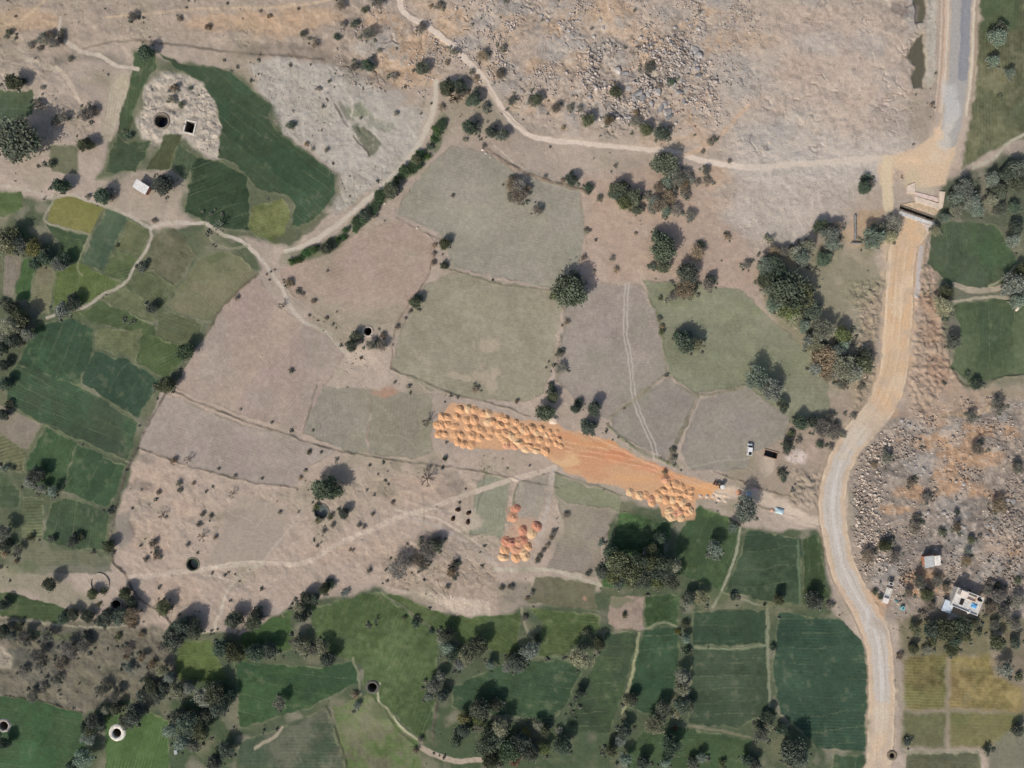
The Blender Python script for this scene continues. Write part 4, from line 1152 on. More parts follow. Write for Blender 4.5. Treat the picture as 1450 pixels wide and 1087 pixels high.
def trunk_mesh(name, m, seed, base_h=.35, levels=2, n0=5, top=.42, r0=.05):
    V, F = tubes(limbs(np.random.RandomState(seed), base_h, levels, n0, top, r0))
    return raw_mesh(name, V, F, m)
def twig_mesh(name, m, seed, levels=4, n0=6):
    rs = np.random.RandomState(seed)
    segs = limbs(rs, .15, levels, n0, .40, .055, .70, 1.15)
    V, F = tubes(segs, 4)
    return raw_mesh(name, V, F, m, rs.uniform(.7, 1.3, len(V)))
PROTO = {
    'g': [crown_mesh("crown", ML['g'], 100 + i, 130, 40, .075, .85) for i in range(4)],
    'd': [crown_mesh("crown", ML['d'], 120 + i, 130, 40, .078, .88) for i in range(3)],
    'y': [crown_mesh("crown", ML['y'], 140 + i, 100, 34, .07, .8, .4) for i in range(3)],
    'p': [crown_mesh("crown", ML['p'], 160 + i, 100, 34, .06, .8, .5, .13, -.45) for i in range(4)],
    'b': [crown_mesh("crown", ML['b'], 180 + i, 80, 30, .055, .7, .5, .13, -.5) for i in range(4)],
    'h': [crown_mesh("crown", ML['h'], 200 + i, 80, 34, .085, .7, .3) for i in range(3)],
    'r': [crown_mesh("crown", ML['r'], 220, 40, 18, .09, .7, .5)],
}
SMB = leaf_mat("dry_scrub_leaf", (152,140,124))
SMALLP = {k: [crown_mesh("bush", SMB if k == 'b' else ML[k], 300 + 7 * ord(k) + i, 34, 18, .12, .72, .45, .2, -.55) for i in range(3)] for k in PROTO}
TRUNK = [trunk_mesh("trunk", M_BARK, 60 + i) for i in range(3)]
TRUNKP = [trunk_mesh("trunk", M_BARKP, 70 + i, .5, 3, 5, .42, .045) for i in range(3)]
MTW = leaf_mat("bare_twig", (104,94,86))
BARE = [twig_mesh("branches", MTW, 80 + i, 5) for i in range(3)]
BAREP = [twig_mesh("branches", ML['p'], 90 + i, 3, 9) for i in range(2)]
CW = {'g': "leafy green", 'd': "dark green", 'y': "yellow-green", 'p': "pale grey-green", 'b': "dry brown", 'h': "bright green", 'w': "bare leafless", 'q': "pale bare", 'r': "rust-brown"}  # dark green also covers crowns added in place of cast shade
# crown height of each kind over its radius
HC = {'g': .98, 'd': 1.05, 'y': 1.0, 'p': 1.15, 'b': .8, 'h': .6, 'w': .9, 'q': .9, 'r': .8}
def plant(px, py, r_px, k, group=None, tall=1.0):
    r = r_px * S
    hc = HC[k] * min(r, 4.2 + .45 * (r - 4.2) if r > 4.2 else r) * tall + (.4 if r > 2 else .1)
    f = (CAMH - hc) / CAMH          # the crown is seen leaning outward: find where the stem stands
    gx_, gy_ = 725 + (px - 725) * f, 543.5 + (py - 543.5) * f
    x, y, z = wx(gx_), wy(gy_), hz(gx_, gy_)
    a = rnd.uniform(0, 6.28)
    sz = "big" if r > 3.6 else "medium" if r > 2.8 else "small" if r > 1.2 else "tiny"
    if k in 'wq':
        t = obj("bare_tree", None, None, (x, y, z), a)
        c = obj("branches", rnd.choice(BARE if k == 'w' else BAREP), t); c.scale = (r * .95, r * .95, r)
        noun, cat = "tree", "tree"
        grp = "bare trees"
    elif r > 1.6:
        big_ = r > 2.35  # radius alone decides; small trees below it are named shrub too
        t = obj("tree" if big_ else "shrub", None, None, (x, y, z), a)
        tr = obj("trunk", rnd.choice(TRUNKP if k == 'p' else TRUNK), t); tr.scale = (r, r, max(r, hc))
        c = obj("crown", rnd.choice(PROTO[k]), t, (0, 0, hc)); c.scale = (r * 1.2, r * rnd.uniform(1.05, 1.22), min(hc * 1.05, r * rnd.uniform(1.05, 1.25)))
        noun = cat = "tree" if big_ else "shrub"; grp = "trees among the fields" if big_ else "shrubs on the bunds"
    else:
        t = obj("bush", rnd.choice(SMALLP[k]), None, (x, y, z + r * .5), a); t.scale = (r * 1.15, r * rnd.uniform(.9, 1.15), r * rnd.uniform(.9, 1.2))
        noun, cat, grp = "bush", "bush", "bushes on dry ground"
    tag(t, None, cat, group or grp)
    LABELS.append((t, px, py, f"{sz} {CW[k]} {noun}", noun))
    return t
PL_ = {
'A': "95,770,105g 75,450,36d 475,625,40b 345,640,26b 270,895,22d 330,1020,36d 895,1015,42d 880,985,22y 25,200,14b 40,172,18d 160,245,18b 235,215,28b 300,235,30b 270,190,24b 730,90,24b 985,100,14b 1140,145,16b 470,795,32g 235,480,12b 380,320,14b 700,740,22d 1040,480,12d 800,285,34d 125,440,18d 210,570,24b 330,190,20b 215,260,16b 300,660,20b 520,600,20b 990,570,18d 955,480,22b 940,540,20b",
'B': "475,25,28b 605,45,18d 680,10,30b 490,130,16b 548,118,20d 265,180,18d 330,235,20b 300,210,10b 1020,35,24b 970,30,12b 630,185,36b 455,200,18d 620,350,28d 550,365,24b 770,410,20b 920,370,28d 685,275,15b 925,145,26b 1105,280,22b 1255,310,28b 1365,265,22b 1195,390,18b 1220,425,15b 1350,410,28b 1415,550,24b 1100,520,78w 1060,480,34d 1130,480,30d 1205,550,34d 1270,590,24b 1180,700,34d 1300,725,28d 1365,742,28d 1160,765,14b 750,1040,36d 790,990,18b 1420,1010,34b 1260,800,14b 80,85,12b 355,485,14b 200,685,22d 285,790,12b 780,620,12b 1210,500,20p 1030,590,18b 240,45,8b 395,825,14b 320,820,12b 1060,340,14b 30,55,8b",
'C': "900,945,32p 960,1010,28b 1000,985,22p 870,1000,28p 900,1040,26b 1040,1000,18b 435,655,28d 555,660,28b 770,380,32b 590,500,26d 845,735,34d 755,710,28d 700,670,28b 1120,770,22b 1070,830,12b 860,905,56g 870,850,22d 935,975,44b 975,960,30b 1085,940,24b 1095,995,22b 350,990,28d 445,1030,22d 605,1045,38d 690,1080,36d 900,445,22d 120,560,18b 155,545,24d 260,590,28b 340,590,18b 395,595,18b 830,1030,28b 970,1040,24b 195,975,14b 300,990,14b 50,1015,40b 300,700,12b 100,1040,26b 640,1010,20y 830,470,16b 1215,885,12b 700,620,16b",
'D': "570,970,22d 555,1030,30d 590,1010,24b 935,570,12b 1290,205,46p 1310,150,28d 1265,335,32p 1355,400,28p 1310,530,16d 1400,805,38d 1380,930,38d 1105,1050,46p 1180,1010,36d 1260,990,36p 1340,960,34d 1425,925,36p 1235,1065,36d 1300,1045,36g 1410,1010,34d",
'E': "15,860,30d 70,820,34d 20,960,26d 120,700,40d 60,640,34d 200,400,28d 150,270,34d 30,230,44d 350,380,28d 40,300,52p 110,310,38p 185,315,40y 250,370,34d 320,405,34p 60,250,44d 360,345,24d 335,655,40p 400,610,30d 55,740,50p 20,700,30d 90,690,44d 10,610,22d 775,425,20p 800,395,18d 835,645,24d 1020,880,38g 1060,840,22d 930,1070,32d 970,1020,22d 30,1060,28d 705,725,28q 1190,180,60q 845,165,14b 560,30,34d 610,20,22b 150,785,34p 25,800,34p 1300,590,14b 140,750,24b 640,300,10g 100,840,26b 50,920,16d 480,30,14b",
'F': "1045,290,24d 1045,408,22d 1310,490,7d 885,615,28d 900,590,20d 855,665,12b 785,745,14b 535,850,30g 560,800,26d 570,770,22d 700,850,28b 640,850,28b 705,795,18b 190,505,22b 240,555,16b 265,565,10b 325,605,14b 150,630,34w 450,665,6b 200,990,14b 65,460,6b 88,445,6b 82,490,6b 110,435,6b 160,490,6b 655,135,18b 585,920,8b 1410,30,20b 1090,25,10b 990,300,14b 985,345,12b 985,395,14b 830,700,8b 395,700,10b 300,685,8b 430,735,8b 400,440,7b",
'G': "880,40,34b 800,60,28p 920,110,28b 870,115,24p 760,25,22b 980,20,20b 900,580,26b 1010,560,24p 60,25,42b 20,40,22b 160,105,28b 600,20,34d 640,65,38g 650,15,28d 705,100,24d 690,30,26d 830,75,44b 790,100,26b 850,315,64g 820,250,28d 850,415,28d 790,415,22d 1040,335,36b 1065,290,18d 985,455,44d 965,540,52b 935,560,28b 1095,520,36b 1110,490,24d 1000,135,28b 955,115,18d 1205,250,20b 370,475,28d 340,555,72g 375,520,30d 410,370,16b 570,370,16b 595,435,16b 835,590,12d 845,775,18d 830,700,14b 845,745,12b 285,895,20b 285,975,26b 235,1070,18d 970,840,46d 1035,845,34p 940,800,26d 1065,890,8b 1365,1035,56p 1340,990,34d 1310,410,24b 1410,500,38d 1425,375,34b 220,940,6b 205,972,6b 232,995,6b 320,720,14b 295,740,6b 440,5,12d 500,40,18b 430,220,16b 700,235,10b 480,270,8b 450,215,8b 470,440,10b 250,580,20y",
'H': "280,850,40p 350,1010,38b 290,980,34p 400,890,38p 480,940,34b 20,420,42p 110,480,36g 60,620,38p 120,500,36b 660,230,48b 720,190,44b 700,250,36p 250,300,36p 180,330,34p 120,330,30b 60,340,30b 380,300,34p 450,850,30p 250,830,34p 600,265,52p 690,205,62w 640,220,30d 370,240,46p 405,205,34b 320,195,34g 215,370,44p 335,370,32d 150,560,90g 215,560,58y 140,650,52y 60,540,44p 95,600,40p 170,700,44p 90,440,40d 200,440,40d 335,760,50p 440,790,42y 270,660,38d 340,930,64b 300,900,40b 440,965,56p 390,990,40b 550,960,40d 500,1000,48p 430,1060,26b 330,980,34b 985,640,46p 1005,560,30d 1040,830,30d 1130,1010,16d 1170,1065,24d 1060,40,40p 1150,70,40p 1250,55,36p 1180,110,34p 1300,95,30d 1380,95,26d 1000,150,26p 950,220,26p 1390,210,34d 1375,275,36p 1420,430,28d 1385,520,56p 1400,610,36p 40,270,22b 50,390,34d 20,480,40g 310,790,30g 230,740,36p 1010,700,20d 560,900,30d 1110,50,30d 1060,110,30p",
'I': "20,180,24d 40,120,20d 880,32,24d 925,25,14b 845,40,14p 165,555,32p 200,510,34d 95,495,24d 230,590,26p 290,605,26p 600,715,20d 70,715,18d 20,830,38p 85,800,30d 160,860,18d 280,870,20d 400,880,24d 430,855,22d 600,905,26d 950,435,18b 1025,430,30w 880,735,34w 910,748,8b 1155,740,12b 840,890,22b 855,960,20b 800,980,14b 1270,620,28w 1100,860,34w 1180,860,12b 1030,900,12b 1320,155,7b 30,905,26d 100,925,26b 20,950,18b 85,990,14b 690,490,8p 20,480,20p 60,480,14d 1090,790,14b 1110,730,14b 985,600,14b 980,560,16b 1060,560,10b 1290,520,10b 1200,480,8b 870,610,12b 30,20,22d",
'J': "400,595,58g 330,720,20d 350,765,18p 415,745,16d 340,690,18y 495,725,24d 950,225,46w 945,540,55w 945,480,30w 955,920,46b 1000,900,30d 1090,1025,46w 910,980,36b 930,1010,28b 800,1025,52b 540,930,9b 525,926,8b 1045,425,13d 300,390,12d 365,390,8d 1215,45,20b 600,800,12b 575,790,12b 380,825,12b 650,730,10b 760,665,10b 40,535,8b 280,490,10b 250,530,10b 680,510,6b 630,1045,14b 430,790,14b 240,720,6b 910,890,16b 1110,1000,20d 140,720,10b 95,225,8b 320,270,8b 345,905,8b",
'K': "600,1000,50g 700,1000,50g 580,960,34g 520,1040,36d 740,1060,44g 840,1050,44d 205,170,40g 230,120,26d 240,45,18d 245,85,24d 370,150,24d 385,110,18d 470,145,32d 435,255,30d 470,240,18d 45,110,12b 905,380,18b 905,430,20b 1310,705,56p 1290,730,30d 1130,920,42p 1150,870,26d 600,1000,54g 680,1035,54g 760,1000,44g 840,1010,48g 560,1060,40g 620,1060,40d 720,1070,40d 910,1020,38p 640,940,38d 790,930,30d 560,930,34d 830,860,30d 880,930,34d 510,890,18p 1410,30,34p 250,830,16b 235,860,14b 215,900,14b 195,930,14b 175,960,14b 160,985,14b 860,500,14b 320,735,18b 1250,1070? 1230,800,26p",
'L': "680,420,34b 820,560,22b 900,640,24b 580,960,34b 840,800,34b 1060,800,28b 1300,690,40b 1400,480,30b 1180,370,34b 1300,130,40b 1150,200,30b 730,960,30b 1120,980,26b 55,55,52p 110,135,28g 190,110,40d 210,225,32d 140,350,26d 325,255,48b 370,200,26b 395,280,36b 320,350,20d 380,362,16b 440,20,26b 500,190,18b 440,290,18b 110,500,22d 115,540,16d 990,830,20d 1070,720,16d 1150,870,20d 670,900,26d 700,880,22b 545,30,20b 280,220,24d 160,290,20d 200,330,18b 130,390,16b 850,745,20b 1130,930,18p 620,460,18b 1200,850,12b",
'M': "1200,760,40d 1090,860,44d 1010,820,36d 960,330,36d 1060,340,30d 1250,700,30d 720,830,30d 500,880,30d 130,360,34b 200,470,40b 330,520,34b 300,600,30b 460,420,36b 120,560,26b 560,660,34b 640,690,30b 180,690,30b 780,480,26b 830,520,22b 100,300,20d 20,340,30d 560,280,26d 480,260,26d 275,75,34g 20,190,26d 355,265,26d 400,240,26d 510,130,24d 560,120,18d 600,250,36d 650,250,38d 720,250,46b 690,130,28d 720,180,26d 900,205,34d 960,370,48d 1000,310,44d 1060,300,36d 1285,275,38g 1390,290,38g 1340,240,34d 1215,430,38d 1290,450,44d 1390,450,36d 1110,690,46p 1170,680,46d 1220,730,36d 1000,950,46p 1040,850,48d 980,800,36d 930,880,36p 840,650,34d 785,700,32d 740,795,44d 690,830,26d 525,830,38d 490,920,34p 470,870,26d 450,1040,44p 400,1070,30d 640,765,26d 580,770,24p 950,452,12g 150,400,28b 370,430,38b 260,370,36b 400,460,28b 470,365,22d 700,440,24b 720,300,24b 770,360,18b 890,500,26d 890,555,32p 640,370,18d 210,530,26b 20,950,28d 975,665,42p 900,640,28d 1240,990,34d 1180,1060,34d 540,190,12y 930,590,30p 1040,650,34p 800,610,22d 870,690,28d 60,360,26p 110,370,20b 230,640,22b 1060,960,34p 1130,800,30d 700,540,22p 880,430,18b 690,480,16b",
'N': "385,105,26d 420,80,22d 500,130,22p 540,80,30d 250,205,34p 290,150,28d 330,150,26d 240,400,36p 265,310,40d 260,250,32d 90,440,36d 30,450,34d 260,425,32p 370,430,34p 405,485,34d 740,190,26d 665,285,30q 885,292,22d 825,265,12d 970,345,14d 1055,355,34d 1060,425,36p 1025,390,18p 1170,485,36p 1220,420,44d 1290,410,36d 1090,460,30d 1130,520,30p 1060,560,32d 1020,590,28p 980,640,38p 1035,690,28d 960,690,28p 1330,480,26d 1400,480,28d 1300,520,26p 1390,535,26p 140,735,30p 190,665,28d 1110,945,28g 1150,880,30d 885,995,16b 915,935,16b 1290,950,56g 1350,870,46p 1400,1000,50g 1300,1040,44d 1230,870,24p 1150,815,30y 1230,825,26y 1330,810,34d 1400,780,46d 1240,760,46d 1150,740,40d 1330,740,30d 1060,95,14b 1085,15,24b 1360,100,14b 1400,95,10b 560,750,22p 550,690,18b 320,440,26b 60,200,36d 15,240,26d",
'O': "820,60,40y 900,70,34g 390,485,54p 450,400,46d 500,410,30d 430,350,22d 120,440,44p 160,370,18d 40,500,40d 50,540,26p 15,480,26d 365,740,26q 395,670,26d 340,805,20q 310,845,24d 280,885,20p 195,985,28y 300,960,40d 240,930,30d 90,900,26y 30,800,44d 60,950,44d 120,1000,44d 30,1050,34r 650,730,22p 680,705,26d 640,805,16p 640,880,30d 610,940,26p 560,990,30d 660,990,30d 810,850,46p 850,760,34d 920,870,13r 890,960,44d 975,185,26p 970,260,22d 975,305,22d 975,380,24p 985,450,22d 980,490,20d 960,585,38p 955,655,36p 950,745,32d 985,750,28d 930,800,22p 640,250,14d 1000,145,28d 1060,155,34p 1110,125,26d 1240,150,22d 1410,192,10d 1390,905,34p 1420,810,24d 1400,860,22d 1310,1045,30d 1350,1060,26d 1060,1030,26p 1180,1065,20y 1010,1060,24d 860,1060,26p 20,95,16b 90,265,16b 700,870,14q 440,20,14d 830,80,24d 690,60,34d 600,60,32d 760,60,34d 880,40,24p 950,100,22d 640,1040,34p 740,1055,30d 930,340,14y 200,880,26d 160,850,26p 100,160,12b 130,130,14b",
'P': "960,60,28b 1000,100,24b 1290,140,40b 1250,210,34b 1330,230,40b 1390,300,34b 1240,110,26b 930,200,30b 1400,170,34b 1270,300,30b 85,160,28d 275,165,36d 310,180,22d 370,197,20b 60,430,18d 40,795,26d 30,860,26p 110,880,26d 180,1000,58d 220,1030,30p 150,1060,30p 10,905,24d 1000,325,52g 1080,310,46g 930,330,38d 840,325,28y 1160,295,26y 1050,380,34d 970,280,22d 830,430,24d 1040,435,30d 900,440,24b 1340,430,52d 1330,545,40p 1290,395,34d 1390,400,24d 860,70,38b 900,130,28d 760,470,18b 800,950,22d 1240,990,22d 1400,880,26d 1410,60,20d 1420,590,20d 1330,120,26b 800,130,24b 1190,350,20d 750,480,14b 1110,360,30d 885,250,22b 700,60,14b 1300,90,22d 620,120,16d 650,150,16d 1260,70,20b 945,400,22g",
}
ALLP, KEPT = [], []
for t, s_ in PL_.items():
    for e in s_.split():
        if e.endswith('?'): continue
        a, b, c = e.split(',')
        q = Z(t, (int(a), int(b)))[0]
        ALLP.append((q[0], q[1], int(c[:-1]) / ZS, c[-1]))
for x, y, r, k in ALLP:
    # dark crowns just down-sun of another stand in for its shade; some are dropped
    if k == 'd' and r > 4.5 and rnd.random() < .4 and any(k2 not in 'dwb' and r2 > 4.5 and -26 < x2 - x < 7 and -4 < y2 - y < 32 for x2, y2, r2, k2 in ALLP): continue
    KEPT.append((x, y, r, k))
    plant(x, y, r, k, None, 1.85 if 845 < x < 960 and 775 < y < 830 else 1.0)
# shrubs along the wet bank of the cart track
hp = curve(HEDGE, 4)
acc, last, n_h = 0, hp[0], 0
for q in hp[1:]:
    acc += math.hypot(q[0] - last[0], q[1] - last[1]); last = q
    if acc > 6.5:
        acc = 0; n_h += 1
        ox = rnd.uniform(-4, 4)
        plant(q[0] + ox, q[1] + ox, rnd.uniform(4.4, 7.4), 'h' if rnd.random() < .75 else 'd', "shrubs along the green bank")

# low scrub dotted over the dry ground, one mass
bv = [crown_mesh("scrub", ML['b'], 500 + i, 5, 7, .5, .6, .3, .35, -.6) for i in range(4)]
rr = random.Random(77); sp = []
while len(sp) < 900:
    x, y = rr.uniform(-20, 1470), rr.uniform(-20, 1107)
    j, i = int((y - Y0) / STEP), int((x - X0) / STEP)
    if FLAT[j, i] > .25 or (1000 < x < 1290 and y < 350): continue
    if n50[j, i] + .6 * n12b[j, i] + rr.uniform(-.3, .3) < .22: continue
    r = .18 + .6 * rr.random() ** 3
    sp.append((wx(x), wy(y), float(HGT[j, i]) + r * .25, r, rr.uniform(0, 6.28)))
scrub = scatter_mesh("low_scrub", bv, sp, ML['b'], "low dry scrub dotted over the bare ground")
at = scrub.data.attributes.new("leaf", 'FLOAT', 'POINT')
at.data.foreach_set("value", NR.uniform(.8, 1.3, len(scrub.data.vertices)).astype(np.float32))

# undergrowth straggling round the trees and shrubs, one mass
uv = [crown_mesh("undergrowth", ML['p'], 540 + i, 6, 9, .42, .6, .3, .35, -.6) for i in range(4)]
sp = []
for x, y, r, k in KEPT:
    if r < 5 or k in 'gw': continue
    for _ in range(int(1 + r * .5)):
        a, d = rr.uniform(0, 6.28), r * rr.uniform(.75, 1.75)
        px_, py_ = x + d * math.cos(a), y + d * math.sin(a) * .9
        s_ = rr.uniform(.3, .95)
        sp.append((wx(px_), wy(py_), hz(px_, py_) + s_ * .3, s_, rr.uniform(0, 6.28)))
ug = scatter_mesh("undergrowth", uv, sp, leaf_mat("undergrowth_leaf", (142,138,120)), "straggling grey-green undergrowth round the trees and shrubs")
at = ug.data.attributes.new("leaf", 'FLOAT', 'POINT')
at.data.foreach_set("value", np.repeat(NR.uniform(.7, 1.25, len(ug.data.vertices) // 4 + 1), 4)[:len(ug.data.vertices)].astype(np.float32))

# ------------------------------------------------------------------ tipped earth heaps
def heap_mesh(seed, m, n=22, k=9):
    rr = random.Random(seed); bm = bmesh.new()
    off = Vector((seed * 3.1, seed * 1.7, 0))
    rings = []
    el = rr.uniform(.85, 1.1)
    for i in range(k + 1):
        t = i / k
        row = []
        for j in range(n):
            a = 2 * math.pi * j / n
            x, y = t * math.cos(a), t * math.sin(a) * el
            h = .86 * (1 - t) ** .92 * (1 - .18 * math.exp(-(t / .22) ** 2))
            nn = mnoise.noise(Vector((x * 2.2, y * 2.2, 0)) + off)
            wob = 1 + .2 * mnoise.noise(Vector((math.cos(a) * 1.3, math.sin(a) * 1.3, 5)) + off)
            z = h * (1 + .5 * nn) + .04 * mnoise.noise(Vector((x * 6, y * 6, 0)) + off)
            row.append((x * wob, y * wob, z if t < 1 else -.06))
        rings.append(row)
    top = bm.verts.new((0, 0, rings[0][0][2]))
    prev = None
    for i in range(1, k + 1):
        cur = [bm.verts.new(p) for p in rings[i]]
        for j in range(n):
            if prev is None: bm.faces.new((top, cur[j], cur[(j + 1) % n]))
            else: bm.faces.new((prev[j], cur[j], cur[(j + 1) % n], prev[(j + 1) % n]))
        prev = cur
    me = bpy.data.meshes.new("earth_heap"); bm.normal_update(); bm.to_mesh(me); bm.free()
    me.materials.append(m); me.shade_smooth()
    return me
M_H = {'t': mat("tan_earth", L((206,160,120)), .95, .08, .9, .5, 3), 'o': mat("orange_earth", L((196,148,118)), .95, .08, .9, .5, 3), 'p': mat("pale_earth", L((208,174,136)), .95, .07, .9, .5, 3), 'r': mat("reddish_earth", L((184,130,106)), .95, .1, .9, .5, 3), 'k': mat("greyish_earth", L((196,178,160)), .95, .1, .9, .5, 3)}
HM = {k: [heap_mesh(ord(k) + i * 5, m) for i in range(4)] for k, m in M_H.items()}
ORD = ["first", "second", "third", "fourth", "fifth", "sixth", "seventh", "eighth", "ninth", "tenth", "eleventh", "twelfth", "thirteenth", "fourteenth", "fifteenth", "sixteenth", "seventeenth", "eighteenth", "nineteenth", "twentieth"]
def heap(x, y, r, k, label, group):
    o = obj("earth_heap", rnd.choice(HM[k]), None, (wx(x), wy(y), hz(x, y)), rnd.uniform(0, 6.28))
    R = r * S * .9
    o.scale = (R * rnd.uniform(.85, 1.2), R * rnd.uniform(.85, 1.2), R * rnd.uniform(.45, .78))
    return tag(o, label, "earth heap", group)
ROWS = [([(647,578),(690,585),(737,602),(786,613)], 14, "top row"), ([(628,590),(690,596),(740,610),(792,622)], 16, "second row"), ([(619,601),(680,607),(735,618),(796,633)], 17, "third row"), ([(622,613),(680,617),(735,627),(776,638)], 15, "fourth row")]
for pts, n, rn in ROWS:
    c = curve(pts, 12)
    for i in range(n):
        p = c[int(i * (len(c) - 1) / (n - 1))]
        heap(p[0] + rnd.uniform(-3, 3), p[1] + rnd.uniform(-2.6, 2.6), rnd.uniform(5.8, 8.4) * (.8 if i > n - 4 else 1), rnd.choice('tttpt'), f"tan earth heap, {ORD[i]} from left in the {rn} of the long heap field", "heaps in the long field")
for i, p in enumerate([(648,625),(657,629),(667,630)]):
    heap(*p, 7, 't', f"tan earth heap, {ORD[i]} from left of three low heaps at field's bottom left edge", "heaps in the long field")
for i, p in enumerate([(717,630),(729,632),(744,635),(759,638)]):
    heap(*p, 6.8, 'p' if i > 1 else 'o', f"earth heap, {ORD[i]} from left along the bottom edge of the long heap field", "heaps in the long field")
c2 = [(330,585,'p'),(475,635,'p'),(560,620,'t'),(640,690,'o'),(655,745,'t'),(740,610,'t'),(770,670,'p'),(860,700,'t'),(960,705,'p'),(1040,690,'t'),(1105,740,'p'),(1160,800,'t'),(905,860,'p'),(930,950,'p'),(1085,965,'p'),(1060,870,'o'),(1165,880,'t'),(1215,850,'p'),(1000,900,'o'),(1050,605,'t'),(950,570,'t'),(1150,610,'t'),(1215,570,'t'),(905,480,'t'),(850,400,'o'),(1085,510,'t'),(1000,800,'t'),(820,560,'t'),(1220,640,'t'),(990,470,'t')]
c2 = sorted([(860 + a / 10.35, 640 + b / 10.35, k) for a, b, k in c2], key=lambda p: p[0])
HN = {'t': "tan", 'p': "pale cream", 'o': "orange", 'r': "reddish"}
for k in 'tpo':
    g = [p for p in c2 if p[2] == k]
    for i, p in enumerate(g):
        heap(p[0], p[1], rnd.uniform(6.2, 8.2), k, f"{HN[k]} earth heap, {ORD[i]} from left of its colour in the right-hand heap group", "heaps in the right-hand group")
c3 = [(440,215,52,'r'),(385,350,65,'o'),(760,490,62,'r'),(550,550,60,'r'),(690,600,62,'p'),(290,720,60,'r'),(365,740,58,'r'),(480,740,60,'o'),(545,700,55,'r'),(625,800,60,'t'),(270,860,62,'t'),(440,850,62,'o'),(560,890,60,'p'),(250,960,60,'p'),(440,975,55,'t'),(600,960,48,'p')]
c3 = [(690 + a / 10.87, 700 + b / 10.87, r / 10.87, k) for a, b, r, k in c3]
g3 = sorted(c3, key=lambda p: p[1])
for i, p in enumerate(g3):
    heap(p[0], p[1], p[2] * 1.55, p[3], f"{HN[p[3]]} earth heap, {ORD[i]} from the top in the small reddish heap cluster", "heaps in the small cluster")
for i, (a, b) in enumerate([(15,660),(90,665),(160,662),(222,700),(300,715)]):
    heap(990 + a / 8.05, 620 + b / 8.05, 3.4, 'k', f"small greyish earth heap, {ORD[i]} from left along the lower edge of the dumping ground", "small heaps by the bund")
heap(784, 594, 8, 'k', "broad greyish earth heap above the right end of the heap field", "heaps in the long field")
heap(1046, 697, 5, 'o', "low orange-brown earth heap just right of the white-roofed tractor", "small heaps by the bund")
for i, p in enumerate([(648.5,721.5),(663.5,726),(641.5,734),(662.5,739)]):
    o = obj("mound", HM['k'][i], None, (wx(p[0]), wy(p[1]), hz(*p)), .5 * i)
    o.scale = (1.15, .95, 1.5); o.data = o.data.copy(); o.data.materials[0] = mat("dark_brown_mound", L((74, 58, 48)), .95, .2, 2, .5, 5)  # mounds coloured dark brown all over
    tag(o, ["small dark steep mound, upper left of the four on the dry field", "small dark steep mound, upper right of the four on the dry field", "small dark steep mound, lower left of the four on the dry field", "small dark steep mound, lower right of the four on the dry field"][i], "mound", "four dark mounds")

# ------------------------------------------------------------------ buildings
M_WHITE = mat("white_sheet", L((212,210,206)), .5, .10, 1.5, .15, 6)
M_GREY = mat("grey_sheet", L((168,170,170)), .6, .1, 1.5, .15, 6)
M_PLAST = mat("worn_plaster", L((206,202,194)), .9, .10, .8, .2, 5)
M_CONC = mat("concrete", L((200,196,190)), .92, .10, .8, .3, 4)
M_CONCP = mat("fresh_concrete", L((208,190,172)), .92, .08, .8, .3, 4)
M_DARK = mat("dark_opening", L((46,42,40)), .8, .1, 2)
M_WOOD = mat("old_wood", L((104,84,66)), .9, .15, 3, .2, 8)
M_BLUE = mat("blue_sheet", L((96,160,206)), .5, .12, 1.2, .3, 3)
M_TEAL = mat("teal_plastic", L((72,120,122)), .45, .1, 1)
M_RUBBER = mat("black_rubber", L((34,33,32)), .9, .1, 4)
M_GLASS = mat("dark_glass", L((32,38,44)), .08, .05, 1, spec=.5)
M_VAN = mat("van_paint", L((228,226,224)), .3, .03, 2, spec=.5)
M_IRON = mat("machine_paint", L((84,60,50)), .5, .15, 2, spec=.4)
M_BRICK = mat("mud_brick", L((168,120,98)), .95, .15, 1.6, .5, 5)
def corr_roof(name, a, b, z, m, parent, tilt=0.12, off=(0, 0), n=40):
    """corrugated sheet roof, a by b metres, sloping along b"""
    bm = bmesh.new()
    top, bot = [], []
    for i in range(n + 1):
        x = -a / 2 + a * i / n
        h = .045 * (1 if i % 2 else -1)
        for lst, dz in ((top, .03), (bot, -.03)):
            lst.append((bm.verts.new((off[0] + x, off[1] - b / 2, z + h + dz - tilt * b / 2)), bm.verts.new((off[0] + x, off[1] + b / 2, z + h + dz + tilt * b / 2))))
    for i in range(n):
        bm.faces.new((top[i][0], top[i + 1][0], top[i + 1][1], top[i][1]))
        bm.faces.new((bot[i][1], bot[i + 1][1], bot[i + 1][0], bot[i][0]))
        for s_ in (0, 1):
            bm.faces.new((top[i][s_], bot[i][s_], bot[i + 1][s_], top[i + 1][s_]))
    for i in (0, n): bm.faces.new((top[i][0], top[i][1], bot[i][1], bot[i][0]))
    bmesh.ops.recalc_face_normals(bm, faces=bm.faces[:])
    return bm_obj(name, bm, m, parent)
def door_win(parent, x, y, z, w_, h, dx, dy, name, m, fm):
    """door or window set 4 cm proud of a wall facing (dx, dy)"""
    s_ = (w_, .06, h) if dy else (.06, w_, h)
    d = box_obj(name, (x + dx * .045, y + dy * .045, z), s_, m, parent)
    s2 = (w_ + .2, .05, .1) if dy else (.05, w_ + .2, .1)
    box_obj("lintel", (dx * .05, dy * .05, 0), s2, fm, d).location = (0, 0, 0)
    d.children[0].data.transform(Matrix.Translation((x, y, z + h / 2 + .06)))
    return d
